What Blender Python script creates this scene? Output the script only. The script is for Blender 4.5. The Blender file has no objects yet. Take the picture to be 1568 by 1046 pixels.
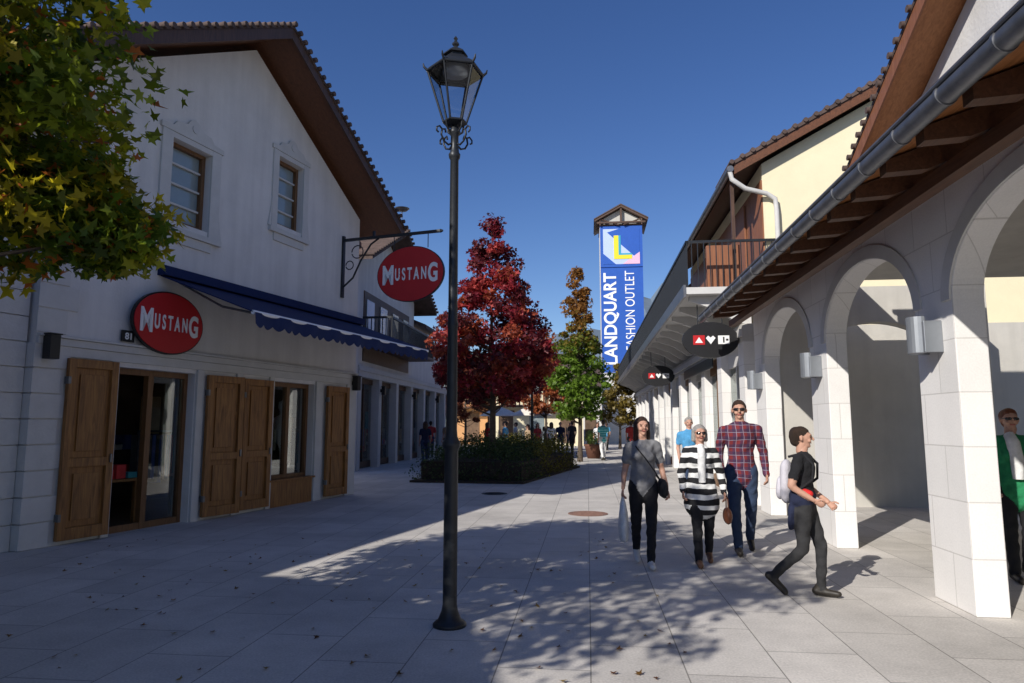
import bpy, bmesh, math, random
import numpy as np
from mathutils import Vector, Matrix, Quaternion
R=random.Random(7); NR=np.random.RandomState(11)
sc=bpy.context.scene
# ---------------------------------------------------------------- materials
def nt(name):
    m=bpy.data.materials.new(name); m.use_nodes=True
    n=m.node_tree.nodes; l=m.node_tree.links
    return m,n,l,n['Principled BSDF']
def M(name,col,rough=.75,var=.12,scale=5,bump=.0,metal=0,bscale=None,stretch=None,spec=.4,streak=0):
    m,n,l,b=nt(name)
    b.inputs['Roughness'].default_value=rough; b.inputs['Metallic'].default_value=metal
    b.inputs['Specular IOR Level'].default_value=spec
    tc=n.new('ShaderNodeTexCoord'); mp=n.new('ShaderNodeMapping')
    if stretch: mp.inputs['Scale'].default_value=stretch
    l.new(tc.outputs['Object'],mp.inputs['Vector'])
    nz=n.new('ShaderNodeTexNoise'); nz.inputs['Scale'].default_value=scale; nz.inputs['Detail'].default_value=6
    nz.inputs['Roughness'].default_value=.65
    l.new(mp.outputs[0],nz.inputs['Vector'])
    r=n.new('ShaderNodeValToRGB')
    r.color_ramp.elements[0].position=.3; r.color_ramp.elements[1].position=.7
    r.color_ramp.elements[0].color=[c*(1-var) for c in col]+[1]
    r.color_ramp.elements[1].color=[min(1,c*(1+var*.8)) for c in col]+[1]
    l.new(nz.outputs['Fac'],r.inputs['Fac']); out=r.outputs['Color']
    if streak:
        m2=n.new('ShaderNodeMapping'); m2.inputs['Scale'].default_value=(3,3,.25); l.new(tc.outputs['Object'],m2.inputs['Vector'])
        n3=n.new('ShaderNodeTexNoise'); n3.inputs['Scale'].default_value=1.5; n3.inputs['Detail'].default_value=7; l.new(m2.outputs[0],n3.inputs['Vector'])
        mr=n.new('ShaderNodeMapRange'); mr.inputs[1].default_value=.35; mr.inputs[2].default_value=.6; mr.inputs[3].default_value=1-streak; mr.inputs[4].default_value=1; l.new(n3.outputs['Fac'],mr.inputs[0])
        vm=n.new('ShaderNodeVectorMath'); vm.operation='SCALE'; l.new(out,vm.inputs[0]); l.new(mr.outputs[0],vm.inputs['Scale']); out=vm.outputs[0]
    l.new(out,b.inputs['Base Color'])
    if bump:
        n2=n.new('ShaderNodeTexNoise'); n2.inputs['Scale'].default_value=bscale or scale*6; n2.inputs['Detail'].default_value=5
        l.new(mp.outputs[0],n2.inputs['Vector'])
        bp=n.new('ShaderNodeBump'); bp.inputs['Strength'].default_value=bump; bp.inputs['Distance'].default_value=.02
        l.new(n2.outputs['Fac'],bp.inputs['Height']); l.new(bp.outputs[0],b.inputs['Normal'])
    return m
def wood(name,c1,c2,vertical=True,rough=.55):
    m,n,l,b=nt(name); b.inputs['Roughness'].default_value=rough
    tc=n.new('ShaderNodeTexCoord'); mp=n.new('ShaderNodeMapping')
    mp.inputs['Scale'].default_value=(14,14,1.2) if vertical else (1.2,14,14)
    l.new(tc.outputs['Object'],mp.inputs['Vector'])
    nz=n.new('ShaderNodeTexNoise'); nz.inputs['Scale'].default_value=1.6; nz.inputs['Detail'].default_value=8; nz.inputs['Distortion'].default_value=1.2
    l.new(mp.outputs[0],nz.inputs['Vector'])
    r=n.new('ShaderNodeValToRGB'); r.color_ramp.elements[0].position=.3; r.color_ramp.elements[1].position=.68
    r.color_ramp.elements[0].color=(*c1,1); r.color_ramp.elements[1].color=(*c2,1)
    l.new(nz.outputs['Fac'],r.inputs['Fac']); l.new(r.outputs['Color'],b.inputs['Base Color'])
    bp=n.new('ShaderNodeBump'); bp.inputs['Strength'].default_value=.25; bp.inputs['Distance'].default_value=.01
    l.new(nz.outputs['Fac'],bp.inputs['Height']); l.new(bp.outputs[0],b.inputs['Normal'])
    return m
def brickmat(name,c1,c2,mort,bw,rh,ms,rotz=0,rough=.8,axis=None,bump=.3,offset=.5,fine=60,stain=.18):
    m,n,l,b=nt(name); b.inputs['Roughness'].default_value=rough; b.inputs['Specular IOR Level'].default_value=.3
    tc=n.new('ShaderNodeTexCoord'); src=tc.outputs['Object']
    if axis=='xz':
        s=n.new('ShaderNodeSeparateXYZ'); c=n.new('ShaderNodeCombineXYZ'); a=n.new('ShaderNodeMath'); a.operation='ADD'
        l.new(src,s.inputs[0]); l.new(s.outputs[0],a.inputs[0]); l.new(s.outputs[1],a.inputs[1])
        l.new(a.outputs[0],c.inputs[0]); l.new(s.outputs[2],c.inputs[1]); src=c.outputs[0]
    mp=n.new('ShaderNodeMapping'); mp.inputs['Rotation'].default_value=(0,0,rotz); l.new(src,mp.inputs['Vector'])
    br=n.new('ShaderNodeTexBrick'); br.offset=offset
    br.inputs['Scale'].default_value=1; br.inputs['Brick Width'].default_value=bw; br.inputs['Row Height'].default_value=rh
    br.inputs['Mortar Size'].default_value=ms; br.inputs['Mortar Smooth'].default_value=.2
    br.inputs['Color1'].default_value=(*c1,1); br.inputs['Color2'].default_value=(*c2,1); br.inputs['Mortar'].default_value=(*mort,1)
    l.new(mp.outputs[0],br.inputs['Vector'])
    nz=n.new('ShaderNodeTexNoise'); nz.inputs['Scale'].default_value=.7; nz.inputs['Detail'].default_value=9; nz.inputs['Roughness'].default_value=.7
    l.new(tc.outputs['Object'],nz.inputs['Vector'])
    n2=n.new('ShaderNodeTexNoise'); n2.inputs['Scale'].default_value=fine; n2.inputs['Detail'].default_value=3
    l.new(tc.outputs['Object'],n2.inputs['Vector'])
    ad=n.new('ShaderNodeMath'); ad.operation='ADD'; l.new(nz.outputs['Fac'],ad.inputs[0])
    ml=n.new('ShaderNodeMath'); ml.operation='MULTIPLY'; ml.inputs[1].default_value=.6; l.new(n2.outputs['Fac'],ml.inputs[0]); l.new(ml.outputs[0],ad.inputs[1])
    mr=n.new('ShaderNodeMapRange'); mr.inputs[1].default_value=.55; mr.inputs[2].default_value=1.05; mr.inputs[3].default_value=1-stain; mr.inputs[4].default_value=1+stain*.7
    l.new(ad.outputs[0],mr.inputs[0])
    mx=n.new('ShaderNodeVectorMath'); mx.operation='SCALE'; l.new(br.outputs['Color'],mx.inputs[0]); l.new(mr.outputs[0],mx.inputs['Scale'])
    l.new(mx.outputs[0],b.inputs['Base Color'])
    bp=n.new('ShaderNodeBump'); bp.inputs['Strength'].default_value=bump; bp.inputs['Distance'].default_value=.008; bp.invert=True
    l.new(br.outputs['Fac'],bp.inputs['Height']); l.new(bp.outputs[0],b.inputs['Normal'])
    return m
def glass(name,tint=(.85,.88,.88),refl=.04,k=.3):
    m=bpy.data.materials.new(name); m.use_nodes=True; n=m.node_tree.nodes; l=m.node_tree.links; n.clear()
    o=n.new('ShaderNodeOutputMaterial'); t=n.new('ShaderNodeBsdfTransparent'); t.inputs[0].default_value=(*tint,1)
    g=n.new('ShaderNodeBsdfGlossy'); g.inputs['Roughness'].default_value=.01
    f=n.new('ShaderNodeLayerWeight'); f.inputs['Blend'].default_value=.3
    mm=n.new('ShaderNodeMath'); mm.operation='MULTIPLY_ADD'; mm.inputs[1].default_value=k; mm.inputs[2].default_value=refl
    l.new(f.outputs['Fresnel'],mm.inputs[0])
    mx=n.new('ShaderNodeMixShader'); l.new(mm.outputs[0],mx.inputs[0]); l.new(t.outputs[0],mx.inputs[1]); l.new(g.outputs[0],mx.inputs[2]); l.new(mx.outputs[0],o.inputs[0])
    return m
def leafmat(name,trans=.5):
    m=bpy.data.materials.new(name); m.use_nodes=True; n=m.node_tree.nodes; l=m.node_tree.links
    b=n['Principled BSDF']; b.inputs['Roughness'].default_value=.45; b.inputs['Specular IOR Level'].default_value=.4
    a=n.new('ShaderNodeAttribute'); a.attribute_name='Col'
    l.new(a.outputs['Color'],b.inputs['Base Color'])
    t=n.new('ShaderNodeBsdfTranslucent'); l.new(a.outputs['Color'],t.inputs['Color'])
    mx=n.new('ShaderNodeMixShader'); mx.inputs[0].default_value=trans
    l.new(b.outputs[0],mx.inputs[1]); l.new(t.outputs[0],mx.inputs[2]); l.new(mx.outputs[0],n['Material Output'].inputs[0])
    return m
def stripes(name,cA,cB,period,duty=.5):
    m,n,l,b=nt(name); b.inputs['Roughness'].default_value=.9
    tc=n.new('ShaderNodeTexCoord'); s=n.new('ShaderNodeSeparateXYZ'); l.new(tc.outputs['Object'],s.inputs[0])
    nz=n.new('ShaderNodeTexNoise'); nz.inputs['Scale'].default_value=5; l.new(tc.outputs['Object'],nz.inputs['Vector'])
    a=n.new('ShaderNodeMath'); a.operation='MULTIPLY_ADD'; a.inputs[1].default_value=.06; l.new(nz.outputs['Fac'],a.inputs[0]); l.new(s.outputs[2],a.inputs[2])
    d=n.new('ShaderNodeMath'); d.operation='DIVIDE'; d.inputs[1].default_value=period; l.new(a.outputs[0],d.inputs[0])
    f=n.new('ShaderNodeMath'); f.operation='FRACT'; l.new(d.outputs[0],f.inputs[0])
    g=n.new('ShaderNodeMath'); g.operation='GREATER_THAN'; g.inputs[1].default_value=duty; l.new(f.outputs[0],g.inputs[0])
    mx=n.new('ShaderNodeMix'); mx.data_type='RGBA'; mx.inputs[6].default_value=(*cA,1); mx.inputs[7].default_value=(*cB,1)
    l.new(g.outputs[0],mx.inputs[0]); l.new(mx.outputs[2],b.inputs['Base Color'])
    return m
def plaid(name):
    m,n,l,b=nt(name); b.inputs['Roughness'].default_value=.9
    tc=n.new('ShaderNodeTexCoord'); nz=n.new('ShaderNodeTexNoise'); nz.inputs['Scale'].default_value=4; l.new(tc.outputs['Object'],nz.inputs['Vector'])
    vm=n.new('ShaderNodeVectorMath'); vm.operation='MULTIPLY_ADD'; vm.inputs[1].default_value=(.05,.05,.05); l.new(nz.outputs['Color'],vm.inputs[0]); l.new(tc.outputs['Object'],vm.inputs[2])
    s=n.new('ShaderNodeSeparateXYZ'); l.new(vm.outputs[0],s.inputs[0])
    def band(sock,p,duty):
        d=n.new('ShaderNodeMath'); d.operation='DIVIDE'; d.inputs[1].default_value=p; l.new(sock,d.inputs[0])
        f=n.new('ShaderNodeMath'); f.operation='FRACT'; l.new(d.outputs[0],f.inputs[0])
        g=n.new('ShaderNodeMath'); g.operation='LESS_THAN'; g.inputs[1].default_value=duty; l.new(f.outputs[0],g.inputs[0]); return g.outputs[0]
    cur=(.17,.018,.022)
    prev=None
    for sock,p,duty,col in ((s.outputs[0],.085,.5,(.018,.022,.07)),(s.outputs[2],.095,.5,(.015,.02,.06)),(s.outputs[0],.085,.08,(.35,.3,.36)),(s.outputs[2],.095,.08,(.3,.28,.35))):
        mx=n.new('ShaderNodeMix'); mx.data_type='RGBA'; mx.inputs[7].default_value=(*col,1)
        if prev is None: mx.inputs[6].default_value=(*cur,1)
        else: l.new(prev,mx.inputs[6])
        bb=band(sock,p,duty); k=n.new('ShaderNodeMath'); k.operation='MULTIPLY'; k.inputs[1].default_value=.6; l.new(bb,k.inputs[0]); l.new(k.outputs[0],mx.inputs[0]); prev=mx.outputs[2]
    l.new(prev,b.inputs['Base Color'])
    return m
STREET=math.atan2(1,.11)
white=M('white_plaster',(.72,.70,.68),.9,.07,1.4,.25,bscale=25,streak=.09)
white2=M('white_trim',(.60,.59,.57),.85,.08,3,.15)
cream=M('cream_plaster',(.80,.72,.50),.9,.06,1.2,.2,bscale=25)
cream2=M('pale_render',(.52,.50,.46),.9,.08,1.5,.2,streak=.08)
ochre=M('ochre_plaster',(.55,.30,.14),.9,.08,1.5,.1)
stone=brickmat('column_stone',(.82,.80,.78),(.77,.755,.735),(.60,.58,.56),.62,.47,.006,axis='xz',bump=.3,stain=.10)
quoin=M('quoin_stone',(.60,.59,.58),.85,.08,4,.2)
paving=brickmat('granite_paving',(.62,.585,.545),(.53,.50,.465),(.26,.245,.225),1.05,.62,.005,rotz=-STREET,bump=.35,stain=.30)
shutw=wood('shutter_wood',(.15,.06,.015),(.36,.165,.045))
framew=wood('frame_wood',(.12,.055,.02),(.2,.095,.035))
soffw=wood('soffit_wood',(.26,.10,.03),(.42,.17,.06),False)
soffd=wood('soffit_wood_shaded',(.09,.035,.015),(.16,.06,.025),False)  # darker copy of soffit wood; the left eave's shade is in its colour
beamw=wood('beam_wood',(.07,.028,.012),(.13,.055,.025),False)
darkw=wood('dark_wood',(.05,.025,.015),(.1,.05,.03))
redw=wood('red_wood',(.20,.075,.035),(.30,.12,.055))
tile=M('roof_tile',(.10,.068,.058),.85,.4,3,.4)
iron=M('cast_iron_paint',(.028,.031,.036),.42,.2,8,.05,.3)
steel=M('zinc_metal',(.20,.205,.22),.45,.25,6,0,.8)
lampmetal=M('sconce_metal',(.30,.32,.35),.4,.08,6,0,.6)
red=M('sign_red',(.52,.018,.022),.45,.05,3)
signw=M('sign_white',(.85,.85,.85),.5,.02,3)
black=M('black_paint',(.015,.015,.017),.45,.1,4)
navy=M('awning_navy',(.008,.02,.085),.85,.1,3,.1)
bluep=M('tower_blue',(.015,.09,.42),.6,.06,2)
lblue=M('logo_lavender',(.45,.55,.85),.6,.03,2)
pink=M('logo_pink',(.75,.45,.6),.6,.03,2)
yellow=M('logo_yellow',(.8,.65,.03),.6,.03,2)
teal=M('logo_teal',(.03,.33,.5),.6,.03,2)
pane=M('curtained_pane',(.26,.31,.32),.12,.15,1.2,spec=.9)
winglass=glass('shop_glass')
lampglass=glass('lantern_glass',(.9,.93,.95),.03,.35)
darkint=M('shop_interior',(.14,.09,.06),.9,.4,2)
intfloor=M('shop_floor',(.26,.17,.1),.4,.2,2)
bark=M('bark',(.10,.075,.055),.9,.3,9,.6)
soil=M('soil',(.04,.03,.022),.95,.3,6,.4)
leaf=leafmat('leaf_surface')
manh=M('rusty_cover',(.26,.15,.115),.7,.25,14,.5)
ped=M('terracotta',(.16,.07,.045),.8,.2,5)
ctns=[M('clothes_%d'%i,c,.9,.2,6) for i,c in enumerate([(.6,.05,.05),(.8,.8,.78),(.08,.14,.4),(.45,.25,.12),(.05,.3,.35),(.7,.5,.3),(.1,.1,.1)])]
# ---------------------------------------------------------------- mesh builder
class MB:
    def __init__(s): s.v=[];s.f=[];s.m=[];s.s=[];s.mats=[]
    def mi(s,mat):
        if mat not in s.mats: s.mats.append(mat)
        return s.mats.index(mat)
    def add(s,vs,fs,mat,smooth=False):
        o=len(s.v); s.v+=[tuple(v) for v in vs]; k=s.mi(mat)
        for f in fs: s.f.append([i+o for i in f]); s.m.append(k); s.s.append(smooth)
    def box(s,x0,x1,y0,y1,z0,z1,mat,mtx=None):
        vs=[Vector((x,y,z)) for z in(z0,z1) for y in(y0,y1) for x in(x0,x1)]
        if mtx: vs=[mtx@v for v in vs]
        s.add(vs,[(0,2,3,1),(4,5,7,6),(0,1,5,4),(2,6,7,3),(0,4,6,2),(1,3,7,5)],mat)
    def prism(s,pts,vec,mat):
        n=len(pts); vec=Vector(vec); a=[Vector(p) for p in pts]; b=[p+vec for p in a]
        s.add(a+b,[tuple(range(n))[::-1],tuple(range(n,2*n))]+[(i,(i+1)%n,(i+1)%n+n,i+n) for i in range(n)],mat)
    def cyl(s,a,b,r0,r1,mat,n=12,smooth=True,caps=True):
        a=Vector(a);b=Vector(b);d=(b-a).normalized(); u=d.orthogonal().normalized(); w=d.cross(u)
        vs=[];
        for c,r in((a,r0),(b,r1)):
            for i in range(n):
                t=2*math.pi*i/n; vs.append(c+r*(math.cos(t)*u+math.sin(t)*w))
        s.add(vs,[(i,(i+1)%n,(i+1)%n+n,i+n) for i in range(n)],mat,smooth)
        if caps: s.add(vs,[tuple(range(n))[::-1],tuple(range(n,2*n))],mat)
    def tube(s,path,rs,mat,n=8):
        P=[Vector(p) for p in path]
        if not hasattr(rs,'__len__'): rs=[rs]*len(P)
        vs=[];u=None
        for i,p in enumerate(P):
            d=(P[min(i+1,len(P)-1)]-P[max(i-1,0)]).normalized()
            if u is None: u=d.orthogonal().normalized()
            else: u=(u-d*u.dot(d)).normalized()
            w=d.cross(u)
            for k in range(n):
                t=2*math.pi*k/n; vs.append(p+rs[i]*(math.cos(t)*u+math.sin(t)*w))
        fs=[]
        for i in range(len(P)-1):
            for k in range(n): fs.append((i*n+k,i*n+(k+1)%n,(i+1)*n+(k+1)%n,(i+1)*n+k))
        s.add(vs,fs,mat,True); s.add(vs,[tuple(range(n))[::-1],tuple(range((len(P)-1)*n,len(P)*n))],mat)
    def lathe(s,prof,c,mat,n=20,smooth=True,rot=0):
        vs=[]
        for r,z in prof:
            for k in range(n):
                t=2*math.pi*k/n+rot; vs.append((c[0]+r*math.cos(t),c[1]+r*math.sin(t),c[2]+z))
        fs=[]
        for i in range(len(prof)-1):
            for k in range(n): fs.append((i*n+k,i*n+(k+1)%n,(i+1)*n+(k+1)%n,(i+1)*n+k))
        s.add(vs,fs,mat,smooth)
    def obj(s,name,parent=None,bevel=0):
        me=bpy.data.meshes.new(name); me.from_pydata(s.v,[],s.f)
        for m in s.mats: me.materials.append(m)
        me.polygons.foreach_set('material_index',s.m); me.polygons.foreach_set('use_smooth',s.s); me.update()
        ob=bpy.data.objects.new(name,me); sc.collection.objects.link(ob)
        if parent: ob.parent=parent
        if bevel:
            b=ob.modifiers.new('b','BEVEL'); b.width=bevel; b.segments=2; b.limit_method='ANGLE'
        return ob
def empty(name,loc,rz=0):
    e=bpy.data.objects.new(name,None); e.location=loc; e.rotation_euler=(0,0,rz); sc.collection.objects.link(e); return e
def fixn(ob):
    b=bmesh.new(); b.from_mesh(ob.data); bmesh.ops.recalc_face_normals(b,faces=b.faces); b.to_mesh(ob.data); b.free()
def bool_cut(ob,cut_mb):
    c=cut_mb.obj('cut'); fixn(c); fixn(ob); md=ob.modifiers.new('x','BOOLEAN'); md.object=c; md.operation='DIFFERENCE'; md.solver='EXACT'
    par=ob.parent; ob.parent=None
    bpy.context.view_layer.update(); dg=bpy.context.evaluated_depsgraph_get()
    me=bpy.data.meshes.new_from_object(ob.evaluated_get(dg)); ob.modifiers.clear(); ob.data=me; ob.parent=par
    bpy.data.objects.remove(c)
def text(body,size,loc,rot,mat,parent,name,sx=1,off=0,ext=.004,width=None):
    cu=bpy.data.curves.new(name,'FONT'); cu.body=body; cu.size=size; cu.align_x='CENTER'; cu.align_y='CENTER'; cu.offset=off; cu.extrude=ext
    t=bpy.data.objects.new(name,cu); sc.collection.objects.link(t); bpy.context.view_layer.update()
    me=bpy.data.meshes.new_from_object(t.evaluated_get(bpy.context.evaluated_depsgraph_get()))
    bpy.data.objects.remove(t); me.materials.clear(); me.materials.append(mat)
    xs=[v.co.x for v in me.vertices]; ys=[v.co.y for v in me.vertices]; cx=(min(xs)+max(xs))/2; cy=(min(ys)+max(ys))/2
    for v in me.vertices: v.co.x-=cx; v.co.y-=cy
    if width: sx=width/(max(xs)-min(xs))
    o=bpy.data.objects.new(name,me); sc.collection.objects.link(o); o.location=loc; o.rotation_euler=rot; o.scale=(sx,1,1); o.parent=parent
    return o
def lerp(a,b,t): return a+(b-a)*t
# ---------------------------------------------------------------- camera, sun, sky
cam=bpy.data.cameras.new('camera'); co=bpy.data.objects.new('camera',cam); sc.collection.objects.link(co)
co.location=(0,0,1.6); co.rotation_euler=(math.radians(90+6.93),0,0); cam.lens=24; cam.sensor_width=36; cam.clip_end=12000; cam.clip_start=.05
sc.camera=co
EL=math.radians(31); Lh=(.64,.768)
sd=bpy.data.lights.new('sun','SUN'); sd.energy=5.0; sd.angle=math.radians(.5); sd.color=(1,.95,.87)
so=bpy.data.objects.new('sun',sd); sc.collection.objects.link(so)
so.rotation_euler=Vector((Lh[0]*math.cos(EL),Lh[1]*math.cos(EL),-math.sin(EL))).to_track_quat('-Z','Y').to_euler()
w=bpy.data.worlds.new('World'); sc.world=w; w.use_nodes=True
bg=w.node_tree.nodes['Background']; sk=w.node_tree.nodes.new('ShaderNodeTexSky'); sk.sky_type='NISHITA'; sk.sun_disc=False
sk.sun_elevation=EL; sk.sun_rotation=math.atan2(-Lh[0],-Lh[1]); sk.air_density=1.0; sk.dust_density=.3; sk.ozone_density=3.0; sk.altitude=500
hs=w.node_tree.nodes.new('ShaderNodeHueSaturation'); hs.inputs['Saturation'].default_value=1.2; hs.inputs['Hue'].default_value=.514
w.node_tree.links.new(sk.outputs[0],hs.inputs['Color']); w.node_tree.links.new(hs.outputs[0],bg.inputs[0]); bg.inputs[1].default_value=.108
sc.view_settings.view_transform='Standard'; sc.view_settings.look='None'; sc.view_settings.exposure=0
# ---------------------------------------------------------------- ground
g=MB(); g.add([(-400,-400,0),(400,-400,0),(400,900,0),(-400,900,0)],[(0,1,2,3)],paving); g.obj('pavement')
for (x,y,r,mt) in ((1.37,12.6,.36,manh),(-.41,16.2,.3,iron)):
    mh=MB(); mh.lathe([(r,0),(r,.006),(r*.93,.007),(r*.93,.004),(0.001,.005)],(x,y,.002),mt,32,False)
    for i in range(-3,4): mh.box(x-r*.75*math.sqrt(max(.05,1-(i/4)**2)),x+r*.75*math.sqrt(max(.05,1-(i/4)**2)),y+i*r*.22-.012,y+i*r*.22+.012,.006,.011,mt)
    mh.obj('manhole_cover')
def leafcloud(name,P,Nrm,size,cols,shape='star',parent=None):
    N=len(P)
    if shape=='star':
        k=[]
        rr=[1,.40,.85,.36,.55,.2,.55,.36,.85,.40]
        for i in range(10):
            a=math.pi/2+2*math.pi*i/10; k.append((rr[i]*math.cos(a),rr[i]*math.sin(a)))
        k=np.array(k)
    elif shape=='oval': k=np.array([(0,-.6),(.38,0),(0,.6),(-.38,0)])
    elif shape=='cl': k=np.array([(0,-.9),(.35,-.3),(.9,-.1),(.4,.25),(.3,.9),(-.15,.4),(-.85,.5),(-.4,-.2)])
    n=len(k)
    Z=Nrm/np.linalg.norm(Nrm,axis=1,keepdims=True); A=NR.normal(size=(N,3)); U=np.cross(Z,A); U/=np.linalg.norm(U,axis=1,keepdims=True); V=np.cross(Z,U)
    S=(size*NR.uniform(.65,1.25,N))[:,None,None]
    vs=P[:,None,:]+S*(k[None,:,0,None]*U[:,None,:]+k[None,:,1,None]*V[:,None,:])
    bend=(k[:,0]**2)*.35; vs=vs+S*bend[None,:,None]*Z[:,None,:]
    vs=vs.reshape(-1,3)
    me=bpy.data.meshes.new(name); me.vertices.add(N*n); me.vertices.foreach_set('co',vs.ravel())
    me.loops.add(N*n); me.loops.foreach_set('vertex_index',np.arange(N*n)); me.polygons.add(N); me.polygons.foreach_set('loop_start',np.arange(N)*n)
    me.update(calc_edges=True)
    ca=me.color_attributes.new('Col','FLOAT_COLOR','POINT'); c=np.ones((N,n,4)); c[:,:,:3]=cols[:,None,:]; ca.data.foreach_set('color',c.ravel())
    me.materials.append(leaf); ob=bpy.data.objects.new(name,me); sc.collection.objects.link(ob)
    if parent: ob.parent=parent
    return ob
def palette(n,pal,base=None):
    pal=np.array(pal); i=NR.randint(0,len(pal),n); return pal[i]*NR.uniform(.7,1.3,(n,1))
N=210; P=np.column_stack([NR.uniform(-5.5,1.5,N),NR.uniform(3.6,10,N),np.full(N,.012)])
leafcloud('fallen_leaves',P,np.column_stack([NR.normal(0,.2,N),NR.normal(0,.2,N),np.ones(N)]),.035,palette(N,[(.25,.13,.03),(.3,.2,.04),(.15,.06,.02)]))
# ---------------------------------------------------------------- trees
def tree(name,base,H,trunk_r,crown,nclump,nleaf,lsize,colfn,shape,clump_r,trunk_top=.8,lean=(0,0)):
    e=empty(name,base)
    mb=MB(); tt=H*trunk_top
    path=[(lean[0]*t+.03*math.sin(5*t)*(t>0),lean[1]*t,tt*t) for t in [i/8 for i in range(9)]]
    mb.tube(path,[trunk_r*(1.25 if i==0 else 1)*(1-.8*i/8) for i in range(9)],bark,10)
    C=np.array([crown() for _ in range(nclump)])
    for c in C[:min(nclump,60)]:
        zt=max(min(c[2]-.25*math.hypot(c[0],c[1])-.3,tt*.95),H*.2); t=zt/tt; p0=Vector((lean[0]*t,lean[1]*t,zt)); p1=Vector(c); mid=(p0+p1)/2+Vector((0,0,-.06*H*.2))
        mb.tube([p0,mid,p1],[trunk_r*.28,trunk_r*.16,.008],bark,5)
    mb.obj('trunk_and_limbs',e)
    per=nleaf//nclump; Pn=[];Cl=[];Nn=[]
    for c in C:
        r=clump_r*NR.uniform(.6,1.3); q=NR.normal(size=(per,3)); q/=np.linalg.norm(q,axis=1,keepdims=True); q*=(NR.uniform(.2,1,per)**.5)[:,None]
        pts=c+q*r*np.array([1,1,.7]); Pn.append(pts); Nn.append(q*.6+NR.normal(size=(per,3))*.6+np.array([0,0,.5]))
        Cl.append(colfn(c,per,pts))
    leafcloud('foliage',np.vstack(Pn),np.vstack(Nn),lsize,np.vstack(Cl),shape,e)
    return e
TB=np.array((-4.6,2.3,0))
def crown_near():
    u=NR.rand()
    if u<.50: c=np.array((-4.22,3.7,4.2)); r=1.75
    elif u<.68: c=np.array((-3.95,5.0,3.72)); r=.95
    elif u<.76: c=np.array((-3.15,5.0,3.18)); r=.38
    else: c=np.array((-4.1,1.0,4.9)); r=1.7
    while True:
        q=NR.uniform(-1,1,3)
        d=np.linalg.norm(q)
        if .2<d<1: break
    return c+q*r-TB
def col_near(c,n,pts):
    i=NR.choice(6,p=[.30,.24,.20,.16,.03,.07])
    base=[(.22,.28,.02),(.38,.38,.02),(.11,.18,.018),(.50,.42,.02),(.42,.17,.02),(.14,.2,.02)][i]
    a=np.array(base)*NR.uniform(.45,1.35,(n,1)); k=NR.rand(n)<.04; a[k]=np.array((.55,.16,.03)); return a
tree('sweetgum_tree',tuple(TB),7,.13,crown_near,380,26000,.078,col_near,'star',.38)
def conical(R0,z0,z1,pw=.8):
    def f():
        while True:
            t=NR.uniform(0,1)**1.15
            prof=(1-t)**pw*min(1,.45+2.6*t)
            if NR.rand()<prof+.1: break
        r=R0*prof*math.sqrt(NR.uniform(.15,1)); a=NR.uniform(0,2*math.pi)
        return np.array([r*math.cos(a),r*math.sin(a),z0+(z1-z0)*t])
    return f
def col_red(c,n,p):
    b=[(.34,.035,.045),(.22,.022,.034),(.50,.08,.07),(.15,.028,.034),(.40,.09,.045)][NR.randint(5)]
    return np.array(b)*NR.uniform(.6,1.4,(n,1))
tree('red_maple_tree',(-.62,21.2,0),7.6,.12,conical(2.35,2.4,8.0),220,17600,.085,col_red,'cl',.36)
def col_go(c,n,p):
    t=np.clip((p[:,2]-4.6)/1.6+NR.normal(0,.25,n),0,1)[:,None]
    g=np.array((.15,.25,.028))*NR.uniform(.6,1.4,(n,1)); o=np.array((.34,.16,.04))*NR.uniform(.5,1.3,(n,1)); return g*(1-t)+o*t
tree('autumn_tree',(2.95,30,0),8.2,.11,conical(1.65,2.0,8.5),130,10400,.095,col_go,'cl',.34)
tree('small_tree',(7.2,46,0),5,.1,conical(1.6,1.6,5.6),50,4000,.12,lambda c,n,p:np.array((.24,.18,.04))*NR.uniform(.5,1.4,(n,1)),'cl',.4)
tree('small_tree',(2.0,41,0),6.4,.1,conical(1.7,2.4,7.2),60,4500,.12,lambda c,n,p:np.array((.40,.12,.045))*NR.uniform(.5,1.4,(n,1)),'cl',.4)
tree('small_tree',(-3.2,47,0),6.4,.1,conical(2.2,1.8,7),60,4500,.12,lambda c,n,p:np.array((.2,.06,.03))*NR.uniform(.5,1.4,(n,1)),'cl',.4)
hp=[(-2.85,19.3),(.3,18.7),(2.55,26),(-.6,28)]
hb=MB(); cx=sum(p[0] for p in hp)/4; cy=sum(p[1] for p in hp)/4
hb.prism([(x,y,0) for x,y in hp],(0,0,.06),soil)
he=empty('hedge',(0,0,0)); 
hb.prism([(cx+(x-cx)*.9,cy+(y-cy)*.9,.065) for x,y in hp],(0,0,.5),soil); hb.obj('soil_bed_and_dark_core',he)  # upper block is a dark core added inside the leaves, not earth
N=20000; a=NR.rand(N,1);b=NR.rand(N,1); q=[np.array(p) for p in hp]
top=q[0]*(1-a)+q[1]*a; bot=q[3]*(1-a)+q[2]*a; XY=top*(1-b)+bot*b
hh=.88+.2*np.sin(XY[:,0]*2.3+1)*np.cos(XY[:,1]*1.7)+.16*np.sin(XY[:,0]*6)*np.sin(XY[:,1]*5)
edge=np.minimum(np.minimum(a[:,0],1-a[:,0])*3.2,np.minimum(b[:,0],1-b[:,0])*7); hh=hh*np.clip(.55+edge*1.4,0,1)
Z=np.where((edge<.2)|(NR.rand(N)<.25),NR.uniform(.04,1,N)*hh,hh*NR.uniform(.78,1.22,N))
P=np.column_stack([XY+NR.normal(0,.07,(N,2)),Z]); pos=np.where(XY[:,0]+XY[:,1]*.2>5.0,1,0)[:,None]
cols=np.array((.06,.095,.028))*NR.uniform(.4,1.5,(N,1))*(1-pos)+np.array((.22,.2,.03))*NR.uniform(.4,1.4,(N,1))*pos
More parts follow.
